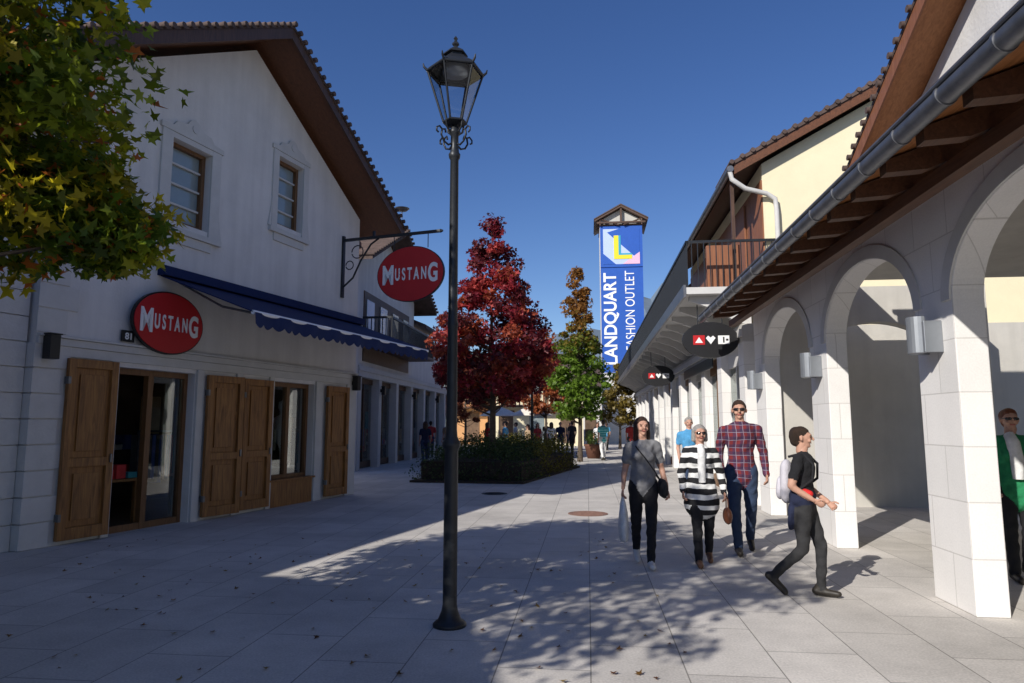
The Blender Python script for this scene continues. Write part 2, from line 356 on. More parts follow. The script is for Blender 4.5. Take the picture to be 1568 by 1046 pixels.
leafcloud('foliage',P,NR.normal(size=(N,3))+np.array([0,0,.8]),.06,cols,'oval',he)
# ---------------------------------------------------------------- street lamp
def street_lamp(loc):
    e=empty('street_lamp',loc); m=MB()
    m.lathe([(.001,0),(.135,0),(.135,.02),(.12,.035),(.095,.05),(.08,.085),(.066,.12),(.058,.17),(.056,1.38),(.06,1.4),(.074,1.42),(.076,1.45),(.06,1.475),(.05,1.5),(.045,1.56),(.042,2.4),(.046,2.42),(.046,2.45),(.040,2.47),(.036,3.88),(.048,3.90),(.052,3.93),(.04,3.95),(.034,4.0),(.034,4.1),(.05,4.12),(.05,4.14),(.02,4.2)],(0,0,0),iron,20)
    m.obj('post',e)
    m=MB()
    for k in range(4):
        a=math.pi/4+k*math.pi/2; c,s=math.cos(a),math.sin(a)
        pts=[]
        for r,z in ((.04,4.02),(.07,4.0),(.12,4.02),(.15,4.07),(.14,4.12),(.11,4.13),(.10,4.10)): pts.append((r*c,r*s,z))
        m.tube(pts,.009,iron,6)
        pts=[(r*c,r*s,z) for r,z in ((.14,4.12),(.17,4.14),(.2,4.12),(.2,4.09),(.18,4.08))]; m.tube(pts,.008,iron,6)
        m.tube([(.04*c,.04*s,4.12),(.09*c,.09*s,4.16),(.10*c,.10*s,4.22)],.009,iron,6)
    n=6; r0,r1=.10,.245; z0,z1=4.22,4.68
    for k in range(n):
        a=2*math.pi*k/n+.2; b=2*math.pi*(k+1)/n+.2
        A0=(r0*math.cos(a),r0*math.sin(a),z0);A1=(r1*math.cos(a),r1*math.sin(a),z1);B0=(r0*math.cos(b),r0*math.sin(b),z0);B1=(r1*math.cos(b),r1*math.sin(b),z1)
        m.tube([A0,A1],.010,iron,6); m.tube([A0,B0],.012,iron,6); m.tube([A1,B1],.015,iron,6)
        m.tube([A1,(A1[0]*1.13,A1[1]*1.13,A1[2]+.03),(A1[0]*1.16,A1[1]*1.16,A1[2]+.06)],[.012,.01,.005],iron,6)
    m.lathe([(.25,4.68),(.235,4.71),(.15,4.77),(.11,4.81),(.085,4.815),(.085,4.84),(.11,4.845),(.105,4.86),(.05,4.90),(.02,4.915),(.018,4.93),(.032,4.945),(.032,4.96),(.015,4.975),(.012,4.99),(.02,5.005),(.01,5.02),(.001,5.03)],(0,0,0),iron,6,False,.2)
    m.lathe([(.001,4.73),(.12,4.725),(.11,4.67),(.001,4.665)],(0,0,0),lampmetal,16)
    m.lathe([(.001,4.225),(.10,4.222),(.10,4.21),(.03,4.19)],(0,0,0),iron,6,False,.2)
    m.obj('lantern_frame',e)
    m=MB(); m.lathe([(r0*.98,z0),(r1*.98,z1)],(0,0,0),lampglass,6,False,.2); m.obj('lantern_glass',e)
    return e
street_lamp((-.50,5.70,0)); street_lamp((.69,23.6,0))
# ---------------------------------------------------------------- shop interiors
def interior(parent,x0,x1,y0,y1,z1,seed=0):
    r=random.Random(seed); m=MB(); s=1 if y1>y0 else -1
    def bx(xa,xb,ya,yb,za,zb,mt): m.box(xa,xb,min(ya,yb),max(ya,yb),za,zb,mt)
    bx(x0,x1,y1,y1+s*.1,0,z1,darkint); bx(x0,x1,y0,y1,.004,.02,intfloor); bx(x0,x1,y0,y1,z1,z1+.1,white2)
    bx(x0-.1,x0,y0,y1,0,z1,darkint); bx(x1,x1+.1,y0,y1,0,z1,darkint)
    x=x0+.3
    while x<x1-.6:
        yy=y0+s*r.uniform(.35,.9)
        q=r.random()
        if q<.4:
            bx(x,x+.03,yy,yy+.03,0,1.5,steel); bx(x+.75,x+.78,yy,yy+.03,0,1.5,steel); bx(x,x+.78,yy,yy+.03,1.47,1.5,steel)
            for k in range(9): bx(x+.05+k*.075,x+.11+k*.075,yy-.2,yy+.2,r.uniform(.5,.8),1.42,r.choice(ctns))
        elif q<.7:
            mt=r.choice(ctns); m.lathe([(.001,0),(.12,.01),(.02,.04),(.02,.35),(.12,.5),(.13,.75),(.17,.98),(.06,1.05),(.045,1.12),(.08,1.2),(.07,1.32),(.001,1.36)],(x+.3,yy,.35),mt,14)
            bx(x+.05,x+.55,yy-.2,yy+.2,.02,.34,white2)
        else:
            bx(x,x+.7,yy-.2,yy+.25,.7,.74,shutw); bx(x+.04,x+.1,yy-.16,yy-.1,.02,.7,shutw); bx(x+.6,x+.66,yy-.16,yy-.1,.02,.7,shutw)
            for k in range(3): bx(x+.05+k*.22,x+.22+k*.22,yy-.12,yy+.12,.745,.745+r.uniform(.05,.3),r.choice(ctns))
        bx(x+.1,x+.6,y1-s*.02,y1-s*.05,1.4,2.2,r.choice(ctns))
        for zz in (.6,1.1): 
            for k in range(4): bx(x+k*.2,x+k*.2+.16,y1-s*.04,y1-s*.3,zz,zz+r.uniform(.1,.3),r.choice(ctns))
        x+=r.uniform(.9,1.2)
    m.obj('shop_interior',parent)
def shutter(m,x0,x1,z0,z1,y,ang=0,hinge=None):
    hinge=x0 if hinge is None else hinge
    T=Matrix.Translation((hinge,y,0))@Matrix.Rotation(ang,4,'Z')@Matrix.Translation((-hinge,0,0))
    b=lambda a,c,d,e_,f,h: m.box(a,c,d,e_,f,h,shutw,T)
    s=.10; zm=z0+(z1-z0)*.42
    b(x0,x0+s,-.07,0,z0,z1); b(x1-s,x1,-.07,0,z0,z1)
    for za,zb in ((z0,z0+.16),(zm-.06,zm+.06),(z1-.12,z1)): b(x0+s,x1-s,-.068,-.002,za,zb)
    b(x0+s,x1-s,-.02,-.006,z0+.16,zm-.06); b(x0+s,x1-s,-.02,-.006,zm+.06,z1-.12)
    b(x0+s+.08,x1-s-.08,-.045,-.02,z0+.25,zm-.15); b(x0+s+.08,x1-s-.08,-.045,-.02,zm+.15,z1-.21)
    m.box(x1-.06,x1-.03,-.095,-.07,zm-.02,zm+.1,steel,T)
    for zz in (z0+.3,z1-.3): m.box(x0-.01,x0+.03,-.08,.01,zz-.05,zz+.05,steel,T)
def ellipse_pts(cx,cz,rx,rz,n=48): return [(cx+rx*math.cos(2*math.pi*i/n),cz+rz*math.sin(2*math.pi*i/n)) for i in range(n)]
def mustang(parent,loc,rot,w):
    ux=Vector((math.cos(rot[2]),math.sin(rot[2]),0)); L=Vector(loc)
    Wd=w*.84; wm=.2*Wd; wu=.57*Wd; wg=.17*Wd
    text('M',.37*w,L+ux*(-Wd/2+wm/2)+Vector((0,0,0)),rot,signw,parent,'letter_m',off=.012*w,width=wm)
    text('U S T A N',.235*w,L+ux*(-Wd/2+wm+.03*Wd+wu/2),rot,signw,parent,'letters_ustan',off=.006*w,width=wu)
    text('G',.35*w,L+ux*(Wd/2-wg/2),rot,signw,parent,'letter_g',off=.012*w,width=wg)
# ---------------------------------------------------------------- LEFT building
LB=empty('outlet_shop_building',(-6.25,8.9,0),math.atan2(.944,.33))
W=7.7
m=MB(); m.prism([(0,0,0),(W,0,0),(W,0,6.55),(W/2,0,8.85),(0,0,6.55)],(0,.35,0),white)
wl=m.obj('facade_wall',LB)
c=MB()
holes=[(1.25,2.75,-.1,2.45),(4.75,6.1,.5,2.45),(1.98,2.84,4.92,6.3),(4.63,5.43,5.6,7.0)]
for a,b,z0,z1 in holes: c.box(a,b,-.2,.6,z0,z1,white)
bool_cut(wl,c)
m=MB()
m.box(-.002,.35,.35,9,0,6.5,white); m.box(W-.35,W+.002,.35,9,0,6.5,white); m.box(.35,W-.35,8.7,9,0,6.5,white); m.box(.35,W-.35,.36,8.7,3.1,3.2,white)
m.obj('side_walls',LB)
m=MB()
sl=.59; 
for s in (-1,1):
    e_=W/2+.75; 
    pts=[(W/2,-.8,9.0),(W/2+s*e_,-.8,9.0-sl*e_),(W/2+s*e_,-.8,9.14-sl*e_),(W/2,-.8,9.14)]
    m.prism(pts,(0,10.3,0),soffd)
    pts=[(W/2,-.85,9.143),(W/2+s*(e_+.04),-.85,9.143-sl*(e_+.04)),(W/2+s*(e_+.04),-.85,9.2-sl*(e_+.04)),(W/2,-.85,9.2)]
    m.prism(pts,(0,10.4,0),tile)
    n=28
    for i in range(n+1):
        t=i/n; x=W/2+s*e_*t; z=9.2-sl*e_*t
        m.cyl((x,-.89-.03*R.random(),z+.015*R.random()),(x,9.5,z),.05,.05,tile,8)
    m.prism([(W/2,-.83,8.93),(W/2+s*e_,-.83,8.93-sl*e_),(W/2+s*e_,-.83,9.14-sl*e_),(W/2,-.83,9.14)],(0,.028,0),darkw)
m.obj('roof',LB)
m=MB()
for s,xx in ((-1,-.02),(1,W+.02)):
    for k in range(9):
        y=.4+k*1.0
        x1=xx+s*.72; m.prism([(xx,y,6.62),(x1,y,6.62-.72*sl),(x1,y,6.46-.72*sl+.02),(xx,y,6.46)],(0,.1,0),beamw)
m.obj('rafters',LB)
m=MB()
for (a,b,z0,z1),w_ in zip(holes[2:],(.22,.17)):
    m.box(a,b,.2,.22,z0,z1,pane)
    m.box(a,a+.07,.12,.2,z0,z1,framew); m.box(b-.07,b,.12,.2,z0,z1,framew); m.box(a+.07,b-.07,.12,.2,z0,z0+.07,framew); m.box(a+.07,b-.07,.12,.2,z1-.07,z1,framew)
    for k in (1,2,3):
        z=z0+(z1-z0)*k/4; m.box(a+.07,b-.07,.15,.2,z-.018,z+.018,white2)
    m.box(a-w_,a-.003,-.035,0.01,z0-.1,z1+.1,white2); m.box(b+.003,b+w_,-.035,.01,z0-.1,z1+.1,white2)
    m.box(a-w_-.06,b+w_+.06,-.07,.01,z0-.2,z0-.103,white2); m.box(a-.003+0,b+.003,-.03,.01,z1+.003,z1+.1,white2)
    m.box(a-.08,b+.08,-.03,.01,z0-.36,z0-.203,white2)
    mid=(a+b)/2; zt=z1+.103
    cr=[(a-w_-.04,zt),(b+w_+.04,zt),(b+w_+.04,zt+.09),(b+.02,zt+.11),(b-.05,zt+.2),(mid+.16,zt+.24),(mid+.1,zt+.33),(mid,zt+.37),(mid-.1,zt+.33),(mid-.16,zt+.24),(a+.05,zt+.2),(a-.02,zt+.11),(a-w_-.04,zt+.09)]
    m.prism([(x,-.045,z) for x,z in cr],(0,.055,0),white2)
    m.cyl((mid,-.06,zt+.2),(mid,-.04,zt+.2),.07,.07,quoin,16)
    m.prism([(x,-.03,z) for x,z in [(a-w_-.09,z0-.1),(a-w_-.003,z0-.1),(a-w_-.003,z0+.35)]],(0,.03,0),white2)
    m.prism([(x,-.03,z) for x,z in [(b+w_+.003,z0-.1),(b+w_+.09,z0-.1),(b+w_+.003,z0+.35)]],(0,.03,0),white2)
m.obj('upper_windows',LB,.006)
m=MB()
m.box(.0,W+.01,-.05,-.001,2.66,2.76,white2); m.box(.0,W+.01,-.08,-.001,2.763,2.80,white2); m.box(.02,W,-.028,-.001,2.52,2.657,white2)
for a,b in ((1.12,1.25),(2.77,2.93),(3.71,3.87),(4.62,4.75),(6.12,6.36),(7.3,7.69)): m.box(a,b,-.045,-.001,0,2.517,white2)
for i in range(8):
    l_=.48 if i%2 else .36
    m.box(-.035,l_,-.03,-.001,i*.335+.004,i*.335+.325,quoin); m.box(-.035,-.003,-.001,l_+.1,i*.335+.004,i*.335+.325,quoin)
for i in range(8,19):
    l_=.55 if i%2 else .4
    m.box(-.02,l_,-.018,-.001,i*.335+.14,i*.335+.46,white2)
m.box(4.75,6.1,-.02,.1,.0,.49,shutw) ; m.box(4.7,6.14,-.07,.1,.493,.53,shutw)
m.obj('stone_trim',LB,.006)
m=MB()
shutter(m,.42,1.14,.06,2.5,-.10,math.radians(-5),1.14); shutter(m,2.95,3.70,.06,2.44,-.06,math.radians(-9),2.95)
shutter(m,3.89,4.62,.06,2.44,-.06,math.radians(-4),4.62); shutter(m,6.45,7.2,.06,2.44,-.06,math.radians(-4),6.45)
m.obj('shutters',LB,.004)
m=MB()
for a,b,z0,z1,nv in ((1.25,2.75,0,2.45,2),(4.75,6.1,.5,2.45,2)):
    m.box(a,a+.07,.15,.25,z0,z1,framew); m.box(b-.07,b,.15,.25,z0,z1,framew); m.box(a+.07,b-.07,.15,.25,z1-.09,z1,framew)
    for k in range(1,nv):
        x=a+(b-a)*k/nv; m.box(x-.05,x+.05,.15,.25,z0,z1-.09,framew)
    m.box(a+.07,b-.07,.16,.24,z0,z0+.1,framew)
m.obj('shop_frames',LB)
m=MB(); m.box(2.05,2.68,.20,.206,.1,2.36,winglass); m.box(4.82,5.37,.20,.206,.6,2.36,winglass); m.box(5.48,6.03,.20,.206,.6,2.36,winglass); m.obj('shop_glass',LB)
interior(LB,.4,7.2,.36,3.4,2.9,3)
m=MB()
for x,mt in ((4.98,ctns[0]),(5.2,ctns[1]),(5.7,ctns[1]),(5.85,ctns[5])):
    m.lathe([(.001,0),(.05,.01),(.02,.03),(.02,.35),(.11,.5),(.13,.75),(.16,.98),(.05,1.05),(.045,1.12),(.08,1.2),(.07,1.32),(.001,1.36)],(x,.5,.75),mt,14)
m.box(4.8,6.05,.4,.8,.6,.75,white2); m.obj('display_busts',LB)
m=MB()
x0,x1=1.9,7.75; yo=-1.85; zt,zb=3.95,3.27
m.prism([(x0,-.02,zt),(x0,yo,zb),(x0,yo,zb+.02),(x0,-.02,zt+.02)],(x1-x0,0,0),navy)
n=26; wv=(x1-x0)/n; pts=[]
for i in range(n):
    for k in range(6): t=k/6; pts.append((x0+(i+t)*wv,-.17-.06*math.sin(math.pi*t)))
pts.append((x1,-.17)); 
vs=[];fs=[]
for x,z in pts: vs+= [(x,yo-.03+.015*math.sin(x*9),zb+.0),(x,yo-.03+.03*math.sin(x*9),zb+z)]
for i in range(len(pts)-1): fs.append((2*i,2*i+2,2*i+3,2*i+1))
m.add(vs,fs,navy)
m.cyl((x0,yo,zb+.0),(x1,yo,zb+.0),.035,.035,signw,12)
m.box(x0-.05,x1+.05,-.16,0,zt+.01,zt+.16,navy)
for x in (x0+.3,(x0+x1)/2,x1-.3): m.tube([(x,-.1,zt-.05),(x+.5*0,-1.0,zt-.5),(x,yo+.05,zb)],.02,steel,6)
m.obj('awning',LB)
m=MB(); pts=ellipse_pts(2.02,3.2,.70,.50)
m.prism([(x,-.14,z) for x,z in pts],(0,.05,0),black); m.prism([(2.02+(x-2.02)*.965,-.152,3.2+(z-3.2)*.955) for x,z in pts],(0,.011,0),red)
m.cyl((1.7,-.14,3.2),(1.7,0,3.2),.02,.02,black); m.cyl((2.3,-.14,3.2),(2.3,0,3.2),.02,.02,black)
ws=m.obj('wall_sign',LB); mustang(LB,(2.02,-.158,3.2),(math.pi/2,0,0),1.36)
m=MB(); m.box(1.24,1.46,-.05,-.03,2.83,3.0,black); m.obj('number_plate',LB); text('81',.14,(1.35,-.053,2.915),(math.pi/2,0,0),signw,LB,'house_number',1,.003)
def wall_box_lamp(parent,x,z,mt):
    m=MB(); m.box(x-.07,x+.07,-.2,-.06,z-.16,z+.16,mt); m.box(x-.04,x+.04,-.06,0,z-.06,z+.06,mt); m.box(x-.085,x+.085,-.215,-.045,z+.163,z+.18,mt); m.obj('wall_lamp',parent,.004)
wall_box_lamp(LB,.12,2.62,black); wall_box_lamp(LB,7.55,2.55,black)
m=MB(); xs=7.0
m.box(xs-.04,xs+.04,-.05,0,4.5,5.95,iron); m.box(xs-.03,xs+.03,-2.5,-.05,5.82,5.88,iron)
m.tube([(xs,-.05,4.75),(xs,-.3,4.95),(xs,-.5,5.35),(xs,-.75,5.7),(xs,-.95,5.82)],.022,iron,6)
m.tube([(xs,-.4+.15*math.cos(a),5.55+.15*math.sin(a)) for a in [k*.5 for k in range(13)]],.013,iron,6)
m.tube([(xs,-.2+.1*math.cos(a),5.25+.1*math.sin(a)) for a in [k*.5 for k in range(13)]],.013,iron,6)
m.box(xs-.02,xs+.02,-.85,-.8,5.88,6.0,iron); m.cyl((xs,-2.5,5.85),(xs,-2.56,5.85),.045,.02,iron)
for y in (-1.35,-2.2): m.cyl((xs,y,5.85),(xs,y,5.5),.01,.01,iron,6)
pts=ellipse_pts(-1.78,4.93,.83,.63)
m.prism([(xs-.03,y,z) for y,z in pts],(.06,0,0),iron)
m.prism([(xs-.036,-1.78+(y+1.78)*.98,4.93+(z-4.93)*.975) for y,z in pts],(.005,0,0),red)
m.prism([(xs+.031,-1.78+(y+1.78)*.98,4.93+(z-4.93)*.975) for y,z in pts],(.005,0,0),red)
m.obj('hanging_sign',LB); mustang(LB,(xs-.042,-1.78,4.93),(math.pi/2,0,-math.pi/2),1.62)
WG=empty('shadow_wing_building',(-6.25,8.9,0),math.atan2(.944,.33))  # mostly unseen wing, added so its eave casts the paving's shadow edge
m=MB(); m.box(-9.6,-.04,.15,8,0,5.6,white); 
m.prism([(-10,-.6,5.62),(-10,8.6,5.62),(-10,4,8.2)],(9.93,0,0),tile)
for k in range(3): m.box(-8.6+k*2.9,-7.4+k*2.9,.12,.149,.9,2.3,pane); m.box(-8.6+k*2.9,-7.4+k*2.9,.12,.149,3.6,4.9,pane)
for i in range(16): m.box(-.5,-.045,.11,.149,i*.335+.004,i*.335+.325,quoin)
m.obj('walls_and_roof',WG)
CB=empty('unseen_shadow_building',(0,0,0)); m=MB()  # unseen block behind the camera, added and shaped for its paving shadow
fp=[(-7.2,-1.9),(-9.2,-.55),(-16,-.3),(-16,-14),(-4.8,-14)]
m.prism([(x,y,0) for x,y in fp],(0,0,5.9),white); m.prism([(x+(.25 if x>-15 else 0),y+.2,5.9) for x,y in fp],(0,0,.25),tile)
m.obj('walls_and_roof',CB)
# ---------------------------------------------------------------- second left building
L2=empty('balcony_shop_building',(-5.4,24,0),math.atan2(.994,.112))
m=MB()
m.box(0,8.6,.3,9,3.7,6.3,white); m.prism([(0,.3,6.3),(8.6,.3,6.3),(8.6,.3,7.4),(4,.3,9.4),(0,.3,7.6)],(0,8.7,0),white)
m.box(1.2,7.6,.26,.299,3.95,6.6,darkw)
m.box(8.6,17,.6,9,3.7,6.2,white)
for i in range(8):
    x=i*2.4; m.box(x,x+.35,0.0,.4,0,3.7,white2)
m.box(0,17.1,-.02,.29,3.3,3.69,white2); m.box(0,17.1,-.06,-.021,3.5,3.62,white2)
m.box(-.3,0,0.02,9,0,6.3,white)
m.obj('walls',L2)
m=MB()
for x0_,z0_,x1_,z1_ in ((-.6,7.35,4,9.5),(4,9.5,9.6,6.95)):
    m.prism([(x0_,-.6,z0_),(x1_,-.6,z1_),(x1_,-.6,z1_+.18),(x0_,-.6,z0_+.18)],(0,10,0),tile)
    k=int(abs(x1_-x0_)/.25)
    for i in range(k+1):
        t=i/k; m.cyl((lerp(x0_,x1_,t),-.68,lerp(z0_,z1_,t)+.18),(lerp(x0_,x1_,t),9,lerp(z0_,z1_,t)+.18),.06,.06,tile,6)
m.prism([(8.7,-.3,6.2),(17.4,-.3,6.2),(17.4,4,8.0),(8.7,4,8.0)],(0,.05,.2),tile)
m.obj('roof',L2)
m=MB(); m.box(1,7.8,-.9,.25,4.5,4.62,darkw); m.box(1,7.8,-.9,-.84,5.5,5.58,iron); m.box(1,1.06,-.9,.25,5.5,5.58,iron)
for i in range(46): m.box(1+i*.15,1.03+i*.15,-.885,-.855,4.62,5.5,iron)
for i in range(8): m.box(1.0,1.03,-.8+i*.14,-.77+i*.14,4.62,5.5,iron)
for i in range(4): m.box(1.4+i*1.7,2.3+i*1.7,.22,.258,4.65,6.3,pane)
m.obj('balcony',L2)
m=MB()
for i in range(7):
    x=i*2.4+.35; m.box(x,x+2.05,.3,.31,.25,3.1,winglass); m.box(x,x+2.05,.28,.34,0.01,.25,darkw); m.box(x+1,x+1.06,.26,.299,.25,3.3,darkw); m.box(x,x+2.05,.26,.34,3.1,3.3,darkw)
m.obj('shop_windows',L2); interior(L2,.2,16.8,.45,2.4,3.25,9)
m=MB(); 
m.cyl((3,-.6,9.9),(3,-.6,10.2),.02,.02,steel); m.lathe([(.001,0),(.2,.03),(.3,.12)],(3,-.6,10.2),steel,16); m.obj('satellite_dish',L2)
for x in (2.55,7.35,12.15): wall_box_lamp(L2,x+.03,2.9,black)
# ---------------------------------------------------------------- RIGHT arcade
RA=empty('arcade_building',(3.88,5.93,0),STREET)   # local x along street, +y toward street
sp=3.23; TH=.27
m=MB(); m.box(-9.7,2*sp+.72,-TH,0,0,4.15,stone)
aw=m.obj('arcade_wall',RA)
c=MB()
for k in range(-3,2):
    a=k*sp+.70; b=(k+1)*sp; cx_=(a+b)/2; hw=(b-a)/2
    pts=[(a,-.1),(b,-.1)]+[(cx_+hw*math.cos(t),2.70+.78*math.sin(t)) for t in [math.pi*i/28 for i in range(29)]]
    c.prism([(x,-.6,z) for x,z in pts],(0,.9,0),stone)
bool_cut(aw,c)
bv=aw.modifiers.new('b','BEVEL'); bv.width=.01; bv.segments=2; bv.limit_method='ANGLE'; bv.angle_limit=math.radians(50)
m=MB()
for k in range(-3,2):
    a=k*sp+.70; b=(k+1)*sp; cx_=(a+b)/2; hw=(b-a)/2
    n=28; inn=[(cx_+hw*1.01*math.cos(math.pi*i/n),2.70+.79*math.sin(math.pi*i/n)) for i in range(n+1)]
    out=[(cx_+(hw+.16)*math.cos(math.pi*i/n),2.70+(.78+.16)*math.sin(math.pi*i/n)) for i in range(n+1)]
    for i in range(n):
        m.prism([(inn[i][0],.0,inn[i][1]),(out[i][0],.0,out[i][1]),(out[i+1][0],.0,out[i+1][1]),(inn[i+1][0],.0,inn[i+1][1])],(0,.018,0),white2)
m.obj('arch_trim',RA)
m=MB()
m.box(-9.7,2*sp+.74,-TH-.01,.004,3.80,4.16,white)
m.obj('wall_head',RA)
m=MB()
m.prism([(-9.7,.86,3.69),(-9.7,-1.3,4.45),(-9.7,-1.3,4.50),(-9.7,.86,3.74)],(2*sp+.9+9.7,0,0),soffw)
for i in range(28):
    x=-9.5+i*.62
    if x<2*sp+.75:
        m.prism([(x,.83,3.68),(x,.0,3.97),(x,.0,3.80),(x,.52,3.60),(x,.83,3.58)],(.12,0,0),beamw)
m.box(-9.7,2*sp+.9,.30,.42,3.50,3.62,beamw)
m.obj('eave_woodwork',RA)
m=MB()
m.prism([(-9.8,.92,3.745),(-9.8,-1.3,4.505),(-9.8,-1.3,4.60),(-9.8,.92,3.82)],(2*sp+1.0+9.8,0,0),tile)
m.obj('lean_to_roof',RA)
m=MB()
m.cyl((-9.7,.93,3.67),(2*sp+1.0,.93,3.67),.068,.068,steel,18)
m.cyl((-9.7,.985,3.73),(2*sp+1.0,.985,3.73),.016,.016,steel,8)
for i in range(28):
    x=-9.4+i*.62
    if x<2*sp+.9: m.cyl((x,.93,3.67),(x+.03,.93,3.67),.075,.075,steel,18)
m.obj('gutter',RA)
for k in range(-1,3):
    x=k*sp+.35; z=2.42
    m=MB(); m.box(x-.05,x+.05,.0,.12,z-.05,z+.05,lampmetal)
    pts=[(x+.10*math.cos(t),.12+.12*math.sin(t)) for t in [math.pi*i/12 for i in range(13)]]
    m.prism([(px,py,z-.17) for px,py in pts],(0,0,.34),lampmetal)
    m.box(x-.15,x-.11,.0,.16,z-.17,z+.12,lampmetal) ; m.box(x+.11,x+.15,.0,.16,z-.17,z+.12,lampmetal); m.box(x-.11,x+.11,.05,.1,z-.1,z-.06,lampmetal)
    m.obj('wall_sconce',RA,.006)
m=MB()
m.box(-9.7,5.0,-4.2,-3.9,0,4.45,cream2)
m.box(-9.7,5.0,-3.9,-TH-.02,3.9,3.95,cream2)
m.obj('arcade_back_wall',RA)
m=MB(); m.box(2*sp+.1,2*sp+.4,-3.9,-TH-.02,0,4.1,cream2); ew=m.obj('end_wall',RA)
c=MB(); pts=[(-3.2,-.1),(-.85,-.1)]+[(-2.025+1.175*math.cos(t),2.6+.85*math.sin(t)) for t in [math.pi*i/24 for i in range(25)]]
c.prism([(2*sp-.2,y,z) for y,z in pts],(1,0,0),cream2); bool_cut(ew,c)
m=MB()
for x in (-6,-3,.3):
    m.box(x,x+1.8,-3.9,-3.87,.3,2.4,winglass); m.box(x-.08,x+1.88,-3.895,-3.86,2.4,2.5,darkw)
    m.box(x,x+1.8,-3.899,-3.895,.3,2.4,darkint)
m.obj('shop_windows',RA)
UG=empty('gabled_house',(3.88,5.93,0),STREET)
ap=-1.2; ze=5.45; sl2=.50; xe=3.6
m=MB(); zap=ze+sl2*(xe-ap)
m.prism([(xe,-1.2,4.3),(xe,-1.2,ze-.02),(ap,-1.2,zap-.02),(2*ap-xe,-1.2,ze-.02),(2*ap-xe,-1.2,4.3)],(0,-7,0),white); m.obj('gable_wall',UG)
m=MB()
for s in (-1,1):
    L_=xe-ap+.45
    m.prism([(ap,-.74,zap),(ap+s*L_,-.74,zap-sl2*L_),(ap+s*L_,-.74,zap-sl2*L_+.14),(ap,-.74,zap+.14)],(0,-8,0),soffw)
    m.prism([(ap,-.70,zap+.143),(ap+s*(L_+.03),-.70,zap+.143-sl2*(L_+.03)),(ap+s*(L_+.03),-.70,zap+.2-sl2*(L_+.03)),(ap,-.70,zap+.2)],(0,-8.1,0),tile)
    m.prism([(ap,-.712,zap-.07),(ap+s*L_,-.712,zap-.07-sl2*L_),(ap+s*L_,-.712,zap+.14-sl2*L_),(ap,-.712,zap+.14)],(0,-.026,0),redw)
    for i in range(29):
        t=i/28*L_; m.cyl((ap+s*t,-.66,zap+.2-sl2*t),(ap+s*t,-8.6,zap+.2-sl2*t),.045,.045,tile,8)
m.obj('roof',UG)
m=MB()
m.tube([(1.9,-.9,5.15),(.9,-.85,5.15),(-3,-.85,5.15)],.018,steel,8)
for x in (1.8,.4,-1.0): m.tube([(x,-.86,5.15),(x,-1.25,5.0)],.015,steel,6)
m.obj('snow_guard_rail',UG)
# ---------------------------------------------------------------- RIGHT cream building with balcony & canopy
CR=empty('cream_shop_building',(3.88,5.93,0),STREET)
x0=8.0; Lc=33; wy=-.5
m=MB()
m.prism([(x0,wy,3.6),(x0,wy,7.05),(x0,-4.8,9.45),(x0,-9.1,7.05),(x0,-9.1,3.6)],(10,0,0),cream)
m.prism([(x0+10,wy,3.6),(x0+10,wy,6.2),(x0+10,-4.8,8.6),(x0+10,-9.1,6.2),(x0+10,-9.1,3.6)],(Lc-10,0,0),white)
m.box(x0,x0+.3,-9.1,wy,0,3.6,cream2)  # same wall lower down, greyer: its shade is put into the colour
m.obj('walls',CR)
m=MB(); ye=.12
for xa,xb,zz in ((x0-.25,x0+10.1,6.80),(x0+10.1,x0+Lc+.3,5.95)):
    rz=zz+.552*(ye+4.8)
    m.prism([(xa,ye,zz),(xa,-4.8,rz),(xa,-4.8,rz+.15),(xa,ye,zz+.15)],(xb-xa,0,0),darkw)
    m.prism([(xa-.06,ye+.05,zz+.13),(xa-.06,-4.8,rz+.16),(xa-.06,-4.8,rz+.24),(xa-.06,ye+.05,zz+.21)],(xb-xa,0,0),tile)
    m.prism([(xa,-9.8,zz),(xa,-4.8,rz),(xa,-4.8,rz+.22),(xa,-9.8,zz+.2)],(xb-xa,0,0),tile)
    for i in range(24):
        t=i/23; m.cyl((xa-.09,lerp(ye+.05,-4.8,t),lerp(zz+.2,rz+.23,t)),(xa+1.5,lerp(ye+.05,-4.8,t),lerp(zz+.2,rz+.23,t)),.05,.05,tile,8)
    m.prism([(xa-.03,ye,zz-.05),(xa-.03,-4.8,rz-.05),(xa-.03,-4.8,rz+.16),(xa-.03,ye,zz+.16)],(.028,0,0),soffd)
m.obj('roof',CR)
m=MB()
m.cyl((x0-.3,ye+.08,6.86),(x0+10,ye+.08,6.86),.07,.07,steel,14)
m.tube([(x0-.25,ye+.08,6.82),(x0-.25,ye+.05,6.65),(x0-.22,-.1,6.45),(x0-.12,-.55,6.36),(x0-.1,-.72,6.25),(x0-.1,-.74,6.0),(x0-.1,-.74,4.45)],.05,white2,10)
m.obj('gutter_and_downpipe',CR)
m=MB(); cp=1.15
m.box(x0-.1,x0+Lc,wy,cp,4.28,4.42,white2)
m.box(x0-.12,x0+Lc,cp+.002,cp+.05,4.22,4.47,steel)
for i in range(24):
    x=x0+.15+i*1.4
    if x<x0+Lc-.3: m.prism([(x,cp-.1,4.275),(x,-.2,4.275),(x,-.2,3.65),(x,.1,3.72),(x,.5,3.98),(x,cp-.1,4.18)],(.14,0,0),white2)
m.obj('canopy',CR)
m=MB()
m.box(x0-.1,x0+Lc,cp-.07,cp-.02,5.36,5.41,iron)
m.box(x0-.1,x0-.05,-.9,cp-.02,5.36,5.41,iron)
n=int(Lc/.125)
for i in range(n): m.box(x0-.1+i*.125,x0-.082+i*.125,cp-.055,cp-.037,4.42,5.36,iron)
for i in range(16): m.box(x0-.1,x0-.08,cp-.15-i*.125,cp-.132-i*.125,4.42,5.36,iron)
